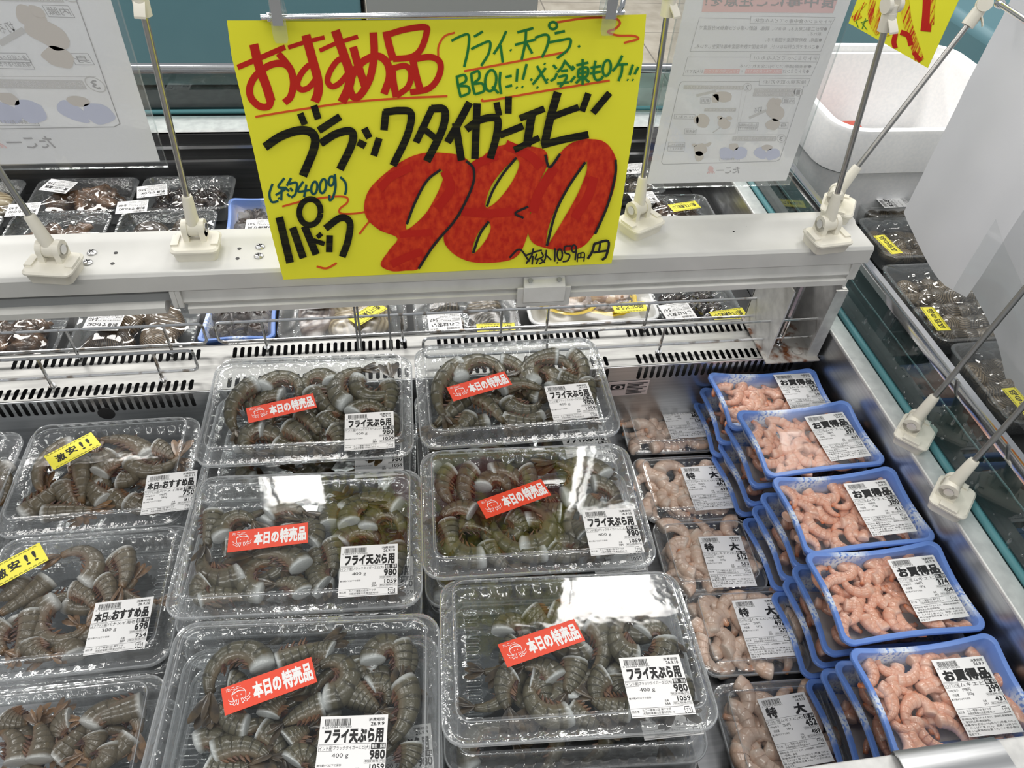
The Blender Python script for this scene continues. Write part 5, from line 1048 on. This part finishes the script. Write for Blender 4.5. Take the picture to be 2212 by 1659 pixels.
# the layer below, and the shrimp in the packs underneath: copies of a few shapes
def variants(kind, R_, span, n=6, seed=3):
    q = random.Random(seed); out = []
    for i in range(n):
        th = q.uniform(1.6, 4.2); L_ = span * q.uniform(.9, 1.1); r_ = L_ / th; sd = q.choice((-1, 1))
        P = [Vector((r_ * math.cos(t), sd * r_ * math.sin(t))) for t in (-th / 2, 0, th / 2)]
        g = Vector((r_ * .55, 0)); P = [p - g for p in P]
        out.append(make_shrimp(kind, P[0], P[1], P[2], 0, R_ * q.uniform(.92, 1.08), None, 0, (0, 0)))
    return out
def scatter(protos, cx_, cy_, w_, d_, nx, ny, z, jz=.002, q=R, rz=0):
    out = []
    for j in range(ny):
        for i in range(nx):
            x = (i + .5) / nx - .5 + q.uniform(-.2, .2) / nx + (.25 / nx if j % 2 else -.25 / nx); y = (j + .5) / ny - .5 + q.uniform(-.2, .2) / ny
            p = q.choice(protos); o = copy_tree(p); v = Matrix.Rotation(rz, 2) @ Vector((x * w_, y * d_)); o.location = (cx_ + v.x, cy_ + v.y, z + q.uniform(-jz, jz)); o.rotation_euler = (q.uniform(-.12, .12), q.uniform(-.12, .12), q.uniform(0, 6.28)); out.append(o)
    return out
def drop(protos):
    for p in protos:
        for ch in list(p.children): bpy.data.objects.remove(ch)
        bpy.data.objects.remove(p)
vt = variants('tiger', .0108, .075, 5, 5)
for key in ('A1', 'A2', 'A3', 'B1', 'B2', 'B3'):
    p = packs[key].location
    for o in scatter(vt, p.x, p.y, .18, .10, 4, 2, p.z + .0145, .001): clamp_in(o, p.x, p.y, W_ - .046, D_ - .046); tag(o, 'tiger shrimp half hidden in the bottom layer of the ' + desc[key], 'shrimp', 'bottom layer in the ' + desc[key])
    for o in scatter(vt, p.x, p.y - .055, .20, .05, 4, 1, p.z - .0455 + .022): tag(o, 'tiger shrimp at the near side of the pack under the ' + desc[key], 'shrimp', 'shrimp in the pack under the ' + desc[key])
drop(vt)
vv = variants('vana', .0112, .082, 4, 8)
for key in ('V1', 'V2', 'V3'):
    p = packs[key].location
    for o in scatter(vv, p.x, p.y, .14, .10, 3, 2, p.z + .0145, .001): clamp_in(o, p.x, p.y, .214 - .046, .174 - .046); tag(o, 'white shrimp half hidden in the bottom layer of the ' + desc[key], 'shrimp', 'bottom layer in the ' + desc[key])
p = packs['V0'].location; name_rows(scatter(vv, p.x + .03, p.y, .12, .13, 3, 3, p.z + .022), 'raw white shrimp', 'cut-off left edge pack', ('back', 'middle', 'front'), 'shrimp in the cut-off left edge pack')
drop(vv)

# ------------------------------------------------------------------ large peeled shrimp packs (priced 452 to 512) and the blue trays
proto_p = clear_pack('peeled_shrimp_pack', .138, .115, .036, .018, False)
PL = [('487', .405, .738, -.05, '26.9.12', 526, 195, (1421, 869.5), (1497, 864.5)), ('462', .398, .613, -.03, '26.9.12', 499, 185, (1469.5, 1010), (1549, 1005)), ('512', .398, .498, -.04, '26.9.12', 553, 205, (1508, 1160), (1594, 1157)), ('492', .410, .387, -.06, '26.9.10', 532, 197, (1580, 1298), (1677, 1291)), ('452', .406, .262, -.05, '26.9.10', 489, 181, (1635, 1511), (1736, 1494.5))]
vp = variants('pbig', .0112, .062, 8, 11); vs_ = variants('psm', .0076, .042, 10, 21)
under = []
for (pr, x, y, rz, date, tax, net, a, b), od in zip(PL, ('rearmost', 'second rearmost', 'middle', 'second frontmost', 'frontmost')):
    o = placed(proto_p, (x, y, Z0 - .165 - .036), rz, 0, '%s clear pack of large peeled shrimp, priced %s, beside the blue trays' % (od, pr))
    ob = price_label('特大', 'インドネシア産', 'ムキエビ(大)', date, int(pr), tax, 392, None, 250, net, True, ING_P); stick(reuse(ob), o, a, b, -.165); ob.location.z = .0364
    name_rows(scatter(vp, x, y, .112, .088, 4, 4, Z0 - .165 - .0125, .0015, R, rz), 'large peeled shrimp', od + ' peeled shrimp pack', ('back', 'second', 'third', 'front'), 'large peeled shrimp in the %s pack' % od)
    under.append(('big', x, y, .105, .08, 4, 3, Z0 - .165 - .0225, rz))
proto_t = tray_blue()
TL = [('360', .533, .683, -.02, '26.9.10', 389, 182, (1669.6, 811), (1746, 807)), ('397', .535, .585, .04, '26.9.10', 429, 201, (1734.7, 901.5), (1818, 891)), ('380', .539, .467, .02, '26.9.10', 411, 192, (1819.5, 1046), (1912, 1036)), ('374', .535, .355, .0, '26.9.9', 404, 189, (1913.4, 1210), (2013.6, 1199)), ('399', .533, .237, .0, '26.9.9', 431, 202, (2008, 1426), (2110.6, 1417))]
for (pr, x, y, rz, date, tax, net, a, b), od in zip(TL, ('rearmost', 'second rearmost', 'middle', 'second frontmost', 'frontmost')):
    zt = -.045; tilt = .0 if pr == '360' else .03
    if pr == '360': zt = -.072
    o = placed(proto_t, (x, y, Z0 + zt - .034), rz, tilt, '%s of the top blue trays of small peeled shrimp, priced %s' % (od, pr), 'shrimp tray')
    ob = price_label('お買得品', 'インドネシア産', 'ムキエビ', date, int(pr), tax, 391, None, 198, net, True, ING_T); stick(reuse(ob), o, a, b, zt); ob.location.z = .0352
    so = scatter(vs_, x, y, .142, .086, 7, 5, Z0 + zt - .0105, .0016, R, rz)
    for s_ in so: s_.location.z += math.tan(tilt) * (s_.location.y - y)
    name_rows(so, 'small peeled shrimp', od + ' blue tray', ('back', 'second', 'third', 'fourth', 'front'), 'small peeled shrimp in the %s blue tray' % od)
    under.append(('sm', x, y, .110, .060, 6, 4, Z0 + zt - .020, rz))
    for lev in ((1, 2) if pr == '360' else (1, 2, 3)):
        qx, qy, qr = x + R.uniform(-.004, .000), y + .004 * lev + R.uniform(-.003, .005), rz + R.uniform(-.04, .03)
        placed(proto_t, (qx, qy, Z0 + zt - .034 - .0372 * lev), qr, tilt * .5, 'blue shrimp tray, %s from the top of the %s stack' % (('second', 'third', 'fourth')[lev - 1], od), 'shrimp tray')
        if lev < 3: under.append(('sm', qx, qy, .115, .066, 6, 4, Z0 + zt - .034 - .0372 * lev + .022, qr))
b = MB(); q = random.Random(99)
for kind, x, y, w_, d_, nx, ny, z, rz in under:
    for j in range(ny):
        for i in range(nx):
            p = q.choice(vp if kind == 'big' else vs_); T_ = Matrix.Translation((x + ((i + .5) / nx - .5 + q.uniform(-.2, .2) / nx) * w_, y + ((j + .5) / ny - .5 + q.uniform(-.2, .2) / ny) * d_, z)) @ Matrix.Rotation(q.uniform(0, 6.28), 4, 'Z')
            me = p.data; uvl = me.uv_layers[0].data; uvv = [(0, 0)] * len(me.vertices)
            for l_ in me.loops: uvv[l_.vertex_index] = tuple(uvl[l_.index].uv)
            b.add([T_ @ v.co for v in me.vertices], [tuple(f.vertices) for f in me.polygons], 0 if kind == 'big' else 1, uvv)
tag(b.build('peeled_shrimp_layer', [M['peelbig'], M['peelsmall']], None, smooth=60), 'peeled shrimp lying deeper in the trays and packs at the right', 'shrimp', None, 'stuff')
drop(vp + vs_)
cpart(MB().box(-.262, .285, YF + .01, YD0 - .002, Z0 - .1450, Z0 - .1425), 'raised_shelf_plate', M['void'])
# ------------------------------------------------------------------ shellfish: shapes
def shell_geo(a, b_, t, ribs=False, seed=1):
    q = random.Random(seed); mb = MB(); rings = []; uvs = []; NL, NP = 12, 24; ph = q.uniform(0, 6)
    for i in range(NL + 1):
        th = math.pi * i / NL; r_ = []
        for k in range(NP):
            f = 2 * math.pi * k / NP; s_ = math.sin(th) ** .8; x = a * s_ * math.cos(f) * (1 - .12 * math.sin(f)); y = b_ * s_ * math.sin(f); z = t * math.cos(th) * (1 + .30 * math.sin(f) * s_)
            x += .10 * a * max(0, math.sin(f)) * s_
            r_.append(Vector((x, y, z)) * (1 + .05 * noise.noise(Vector((x * 60 + seed, y * 60, z * 60 + ph)))))
            d = math.hypot(x, y - b_ * .75) / (2 * b_); an = math.atan2(y - b_ * 1.1, x) / math.pi
            uvs.append((an * 1.5, d) if ribs else (d, an * .3))
        rings.append(r_)
    mb.loft(rings, 0, True, True, uv=uvs); return mb
def whelk_geo(L_, r0, seed=1):
    q = random.Random(seed); mb = MB(); rings = []; N = 26
    for i in range(N + 1):
        t = i / N; r_ = r0 * (math.sin(math.pi * min(1, t * 1.15 + .06)) ** .7 if t < .55 else (1 - (t - .55) / .5) ** .9 + .05) * (1 + .13 * math.sin(t * 26)); r_ = max(.0012, r_)
        c = Vector((L_ * (t - .45), .18 * r0 * math.sin(t * 9), 0))
        rings.append([c + Vector((0, r_ * math.cos(a), r_ * .85 * math.sin(a))) * (1 + .16 * noise.noise(Vector((t * 7, a, seed)))) for a in [2 * math.pi * k / 16 for k in range(16)]])
    mb.loft(rings, 0, True, True); return mb
def scallop_proto():
    mb = MB(); N = 40
    def rg(r_, z, wv=.0): return [Vector((r_ * (1 + wv * math.cos(a * 20)) * math.cos(a), r_ * (1 + wv * math.cos(a * 20)) * math.sin(a) * .92, z)) for a in [2 * math.pi * k / N for k in range(N)]]
    mb.loft([rg(.030, 0), rg(.046, .006, .01), rg(.050, .009, .012), rg(.048, .0105, .01), rg(.041, .0075), rg(.020, .004)], 0, True, True)
    o = mb.build('scallop', M['yellowplate'], None)
    m2 = MB(); m2.loft([[p + Vector((0, 0, .003 * noise.noise(p * 130))) for p in rg(r_, z, .03)] for r_, z in ((.038, .0075), (.041, .0115), (.034, .0165), (.026, .0135))], 0, True, True).build('mantle', M['mantle'], o, smooth=70)
    m3 = MB(); m3.loft([[p + Vector((.004, .003, .002 * noise.noise(p * 160))) for p in rg(r_, z, .02)] for r_, z in ((.024, .011), (.025, .016), (.019, .0205), (.006, .0215))], 0, True, True).build('meat', M['scallop'], o, smooth=70)
    return o
def protos(kind, n=4):
    out = []
    for i in range(n):
        if kind == 'clam': o = shell_geo(.0205, .0165, .0115, False, i + 1).build('small_clam', M['clam'], None, smooth=70)
        elif kind == 'bigclam': o = shell_geo(.036, .026, .017, False, i + 5).build('large_clam', M['bigclam' if i % 3 else 'purple'], None, smooth=70)
        elif kind == 'greyclam': o = shell_geo(.030, .024, .018, False, i + 25).build('round_clam', M['clam'], None, smooth=70)
        elif kind == 'ark': o = shell_geo(.036, .028, .020, True, i + 9).build('ark_clam', M['ark'], None, smooth=70)
        elif kind == 'whelk': o = whelk_geo(.075, .022, i).build('sea_snail', M['whelk'], None, smooth=70)
        elif kind == 'snail': o = whelk_geo(.036, .013, i + 4).build('small_sea_snail', M['darkmeat'], None, smooth=70)
        elif kind == 'scallop': o = scallop_proto()
        out.append(o)
    return out
PR = {k: protos(k, n) for k, n in (('clam', 5), ('bigclam', 4), ('greyclam', 3), ('ark', 3), ('whelk', 4), ('snail', 4), ('scallop', 1))}
KN = {'clam': ('small brown clam', 'clam'), 'bigclam': ('large smooth clam', 'clam'), 'greyclam': ('round grey clam', 'clam'), 'ark': ('dark ribbed clam', 'clam'), 'whelk': ('brown sea snail', 'sea snail'), 'snail': ('small black sea snail', 'sea snail'), 'scallop': ('scallop on a yellow dish', 'scallop')}
ROWN = {1: ('only',), 2: ('back', 'front'), 3: ('back', 'middle', 'front'), 4: ('back', 'second', 'third', 'front'), 5: ('back', 'second', 'third', 'fourth', 'front')}
def shelltray(w_, d_, h, m, mi=0):
    b = MB(); b.loft([ring(w_, d_, .02, i, z) for i, z in ((.020, .0015), (.016, .003), (.0065, h - .003), (.005, h), (.001, h), (0, h - .0015), (.0015, h - .003), (.012, .004), (.018, 0))], 0, True, True)
    return b
def fill(kind, nx, ny, x, y, w_, d_, z, rz, flat=True):
    out = []
    for j in range(ny):
        for i in range(nx):
            o = copy_tree(R.choice(PR[kind])); v = Matrix.Rotation(rz, 2) @ Vector((((i + .5) / nx - .5 + R.uniform(-.12, .12) / nx) * w_, ((j + .5) / ny - .5 + R.uniform(-.12, .12) / ny) * d_))
            o.location = (x + v.x, y + v.y, z + R.uniform(0, .003)); o.rotation_euler = (R.uniform(-.5, .5), R.uniform(-.5, .5), R.uniform(0, 6.28)) if flat else (R.uniform(-.12, .12), R.uniform(-.1, .1), R.uniform(0, 6.28)); out.append(o)
    return out
def small_label(title, note=('要加熱調理', '内容量 1パック'), w_=52, h_=40):
    L = Lab(w_, h_); q = random.Random(len(title)); x = 4.0
    while x < 24: b_ = q.choice((.3, .3, .6, .8)); L.r(x, 2, min(x + b_, 24), 6.5); x += b_ + q.choice((.3, .4, .6))
    L.t('26.9.11', w_ - 14, 3, w_ - 3, 5.6, .02); L.t(title, 4, 9, w_ - 5, 17.5, .05); L.r(1, 19.5, w_ - 1, 19.8)
    for k in range(5): L.t(('消費期限 養殖 国産 加工者', note[0] + ' 4℃以下で保存', note[1] + ' 100g当り', '税込価格(円) 税抜価格', '大阪府寝屋川市清水町40-15')[k], 2, 21.5 + 3.5 * k, w_ * (.62 if k % 2 else .75), 23.9 + 3.5 * k, 0, 1, .0002, 1)
    L.t(('591', '547', '398', '640')[len(title) % 4], w_ - 16, 22, w_ - 3, 29, .03)
    return L.mb.build('price_label', [M['lab'], M['ink']], None, smooth=0)
def place_flat(o, root, p, ang, z, tx=0.0, ty=0.0):
    o.parent = root; v = Matrix.Rotation(-root.rotation_euler.z, 3, 'Z') @ (Vector(p) - Vector(root.location)); o.location = (v.x, v.y, z); o.rotation_euler = (tx, ty, ang - root.rotation_euler.z); return o
def seafood_pack(label, where, kind, nx, ny, x, y, w_, d_, zt, rz=0, h=.040, tray='clear', bulge=.014, lid=False, cat='shellfish pack'):
    t = empty('shellfish_pack', (x, y, Z0 + zt - h), rz); tag(t, label, cat)
    shelltray(w_, d_, h, None).build('tray', {'clear': M['ribbed'], 'white': M['traywhite'], 'dark': M['ribbed']}[tray], t, smooth=45)
    objs = fill(kind, nx, ny, x, y, w_ - .030, d_ - .030, Z0 + zt - h + {'clam': .016, 'bigclam': .020, 'greyclam': .020, 'ark': .022, 'whelk': .022, 'snail': .018, 'scallop': .022}[kind], rz, kind != 'scallop')
    for o in objs: clamp_in(o, x, y, w_ - .026 if abs(rz) < .5 else d_ - .026, d_ - .026 if abs(rz) < .5 else w_ - .026)
    b = MB(); nx_, ny_ = 36, 28; vs = []
    ci, si = math.cos(-rz), math.sin(-rz); loc = [((o.location.x - x) * ci - (o.location.y - y) * si, (o.location.x - x) * si + (o.location.y - y) * ci) for o in objs]; sg_ = {'clam': .014, 'snail': .014}.get(kind, .026)
    for j in range(ny_ + 1):
        for i in range(nx_ + 1):
            px_, py_ = (i / nx_ - .5) * (w_ - .006), (j / ny_ - .5) * (d_ - .006)
            e = min(1, (.5 - abs(i / nx_ - .5)) * 7, (.5 - abs(j / ny_ - .5)) * 7)
            k = max([math.exp(-((px_ - a) ** 2 + (py_ - c) ** 2) / sg_ ** 2) for a, c in loc] + [0])
            vs.append(Vector((px_, py_, h + .0006 + e * (bulge * (.35 + .65 * k) + .0035 * noise.noise(Vector((px_ * 40 + x * 9, py_ * 40, y * 7)))))))
    b.add(vs, [(j * (nx_ + 1) + i, j * (nx_ + 1) + i + 1, (j + 1) * (nx_ + 1) + i + 1, (j + 1) * (nx_ + 1) + i) for j in range(ny_) for i in range(nx_)])
    b.build('lid' if lid else 'film', M['film' if lid else 'filmtight'], t, smooth=80)
    name_rows(objs, KN[kind][0], where, ROWN[ny], 'shellfish in the ' + where, KN[kind][1])
    return t, h + bulge
ZR = -.078
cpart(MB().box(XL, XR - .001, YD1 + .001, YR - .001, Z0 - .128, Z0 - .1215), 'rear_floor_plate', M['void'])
ok_lab = small_label('刺身でもOK!'); nit = small_label('煮つけに最適'); yas = small_label('これは安い'); blu = small_label('お買得な貝', ('生食用', '100g'))
ydai = yellow_sticker('焼いても美味しい', 60, 26); ybbq = yellow_sticker('BBQにどうぞ', 56, 24); ykou = yellow_sticker('広告の品', 58, 24)
def rear(label, where, kind, nx, ny, x, y, w_, d_, rz=0, zt=ZR, lab=None, lp=None, sk=None, sp=None, **k):
    t, hz = seafood_pack(label, where, kind, nx, ny, x, y, w_, d_, zt, rz, **k)
    for ob, tt, dz_ in ((lab, lp, .0015), (sk, sp, .0022)):      # tt: where its upper left and upper right corners lie in the photograph
        if ob: p0_, p1_ = at(*tt[0], zt + .012), at(*tt[1], zt + .012); place_flat(reuse(ob), t, p0_, math.atan2(p1_.y - p0_.y, p1_.x - p0_.x), hz + dz_)
    return t
# nearest row, seen under the bar
rear('film wrapped pack of brown sea snails under the bar at the left edge', 'snail pack under the bar', 'whelk', 2, 3, -.590, .930, .17, .15)
rear('film wrapped pack of dark ribbed clams under the bar, left of the blue tray', 'ribbed clam pack under the bar', 'ark', 2, 2, -.402, .930, .18, .155, lab=ok_lab, lp=((256, 718), (171, 718)))
rear('clear pack of large smooth clams under the bar behind the wire frame', 'large clam pack under the bar', 'bigclam', 3, 3, -.093, .958, .20, .165, lab=nit, lp=((718, 660), (632, 665)), sk=ydai, sp=((837, 663), (777, 699)), lid=True, bulge=.006)
rear('clear pack of round grey clams under the bar beside the scallop tray', 'round clam pack under the bar', 'greyclam', 2, 2, .102, .925, .17, .14, lab=yas, lp=((1000, 715), (923, 720)), sk=ydai, sp=((1115, 725), (1039, 728)), lid=True)
rear('white tray of scallops on yellow dishes under the bar', 'white scallop tray', 'scallop', 2, 2, .305, .935, .215, .15, zt=-.062, tray='white', sk=ybbq, sp=((1402, 667), (1325, 673)), bulge=.006, lid=True)
rear('dark pack of small sea snails under the bar beside the upright', 'pack beside the upright', 'snail', 4, 3, .492, .920, .145, .135, lab=yas, lp=((1505, 688), (1440, 698)), sk=ydai, sp=((1617, 690), (1562, 698)))
# second row, seen over the bar
rear('film wrapped pack of brown sea snails over the bar behind the leftmost stand', 'snail pack behind the leftmost stand', 'whelk', 2, 3, -.587, 1.175, .168, .14, lab=ok_lab, lp=((82, 467), (1, 473)))
rear('film wrapped pack of sea snails over the bar, cut by the left edge', 'snail pack at left picture edge', 'whelk', 2, 2, -.765, 1.175, .165, .14)
rear('film wrapped pack of dark ribbed clams over the bar beside the upright left stand', 'ribbed clam pack over the bar', 'ark', 2, 2, -.406, 1.175, .168, .14, lab=ok_lab, lp=((318, 461), (239, 467)))
rear('film wrapped pack of brown sea snails at the rear wall under the large notice', 'snail pack at the rear wall', 'whelk', 3, 2, -.570, 1.305, .18, .118, lab=nit, lp=((143, 422), (87, 414)))
rear('clear pack of black sea snails at the rear wall beside the left stand', 'black snail rear pack', 'snail', 4, 3, -.388, 1.305, .17, .118, lab=ok_lab, lp=((363, 424), (295, 432)))
rear('clear pack of pale clams at the rear wall cut by the left edge', 'pale clam rear pack', 'bigclam', 2, 2, -.770, 1.305, .18, .118)
rear('dark film wrapped pack with a small yellow sticker right of the middle stand', 'pack right of the middle stand', 'whelk', 3, 2, .540, 1.185, .155, .14, lab=nit, lp=((1425, 440), (1372, 445)), sk=ydai, sp=((1514, 453), (1460, 461)))
rear('film wrapped pack of grey clams under the right notice behind the middle stand', 'pack under the right notice', 'greyclam', 3, 2, .455, 1.312, .18, .10, lab=nit, lp=((1401, 376), (1354, 380)))
for x, y, rz, lb, wh, lp in ((-.252, .965, 1.57, 'small blue tray of black sea snails under the bar', 'blue tray under the bar', (566, 763)), (-.250, 1.195, 1.60, 'small blue tray of black sea snails over the bar behind the yellow sign', 'rear blue tray', (592, 497))):
    o = placed(proto_t, (x, y, Z0 + ZR - .038), rz, 0, lb, 'shellfish tray')
    name_rows(fill('snail', 3, 4, x, y, .085, .125, Z0 + ZR - .038 + .022, 0), 'small black sea snail', wh, ROWN[4], 'shellfish in the ' + wh, 'sea snail')
    place_flat(reuse(blu), o, at(*lp, ZR), math.pi, .0352)
# clam packs of the end compartment, longer side across
def endpack(label, where, pb, pf, x1, zt, sk=None, skp=None, lab=None, labp=None, nx=8, ny=5):
    a, b = at(*pb, zt), at(*pf, zt); x0 = (a.x + b.x) / 2; d_ = abs(a.y - b.y)
    t, hz = seafood_pack(label, where, 'clam', nx, ny if d_ > .12 else 3, (x0 + x1) / 2, (a.y + b.y) / 2, x1 - x0, d_, zt, 0, h=.045, bulge=.011)
    for ob, tp_ in ((sk, skp), (lab, labp)):
        if ob:
            p0_, p1_ = at(*tp_[0], zt + .01), at(*tp_[1], zt + .01); place_flat(reuse(ob), t, p0_, math.atan2(p1_.y - p0_.y, p1_.x - p0_.x), hz + .0018)
    return t
clab = price_label('本日のおすすめ品', '国産', 'あさり', '26.9.11', 240, 259, 121, '1パック')
endpack('clear clam pack with a white price label below the polystyrene box', 'clam pack below the polystyrene box', (1818, 398), (1880, 468), 1.10, -.058, lab=clab, labp=((1910, 452), (1868, 408)))
endpack('film wrapped clam pack with a yellow sticker beside the bar end', 'clam pack beside the bar end', (1862, 470), (1905, 558), 1.07, -.058, sk=ykou, skp=((1925, 552), (1866, 494)), nx=8, ny=3)
endpack('film wrapped clam pack with a yellow sticker below the pointed paper corner', 'clam pack below pointed paper corner', (1895, 572), (2035, 738), 1.05, -.058, sk=ykou, skp=((2023, 717), (1977, 655)), nx=8, ny=5)
endpack('clear clam pack behind the two tilted poles at the right edge', 'clam pack behind the tilted poles', (2035, 742), (2195, 915), 1.05, -.058, sk=ykou, skp=((2215, 905), (2163, 845)), nx=8, ny=5)
for k in PR: drop(PR[k])
drop([proto_large, proto_white, proto_p, proto_t])
bpy.data.objects.remove(_to)
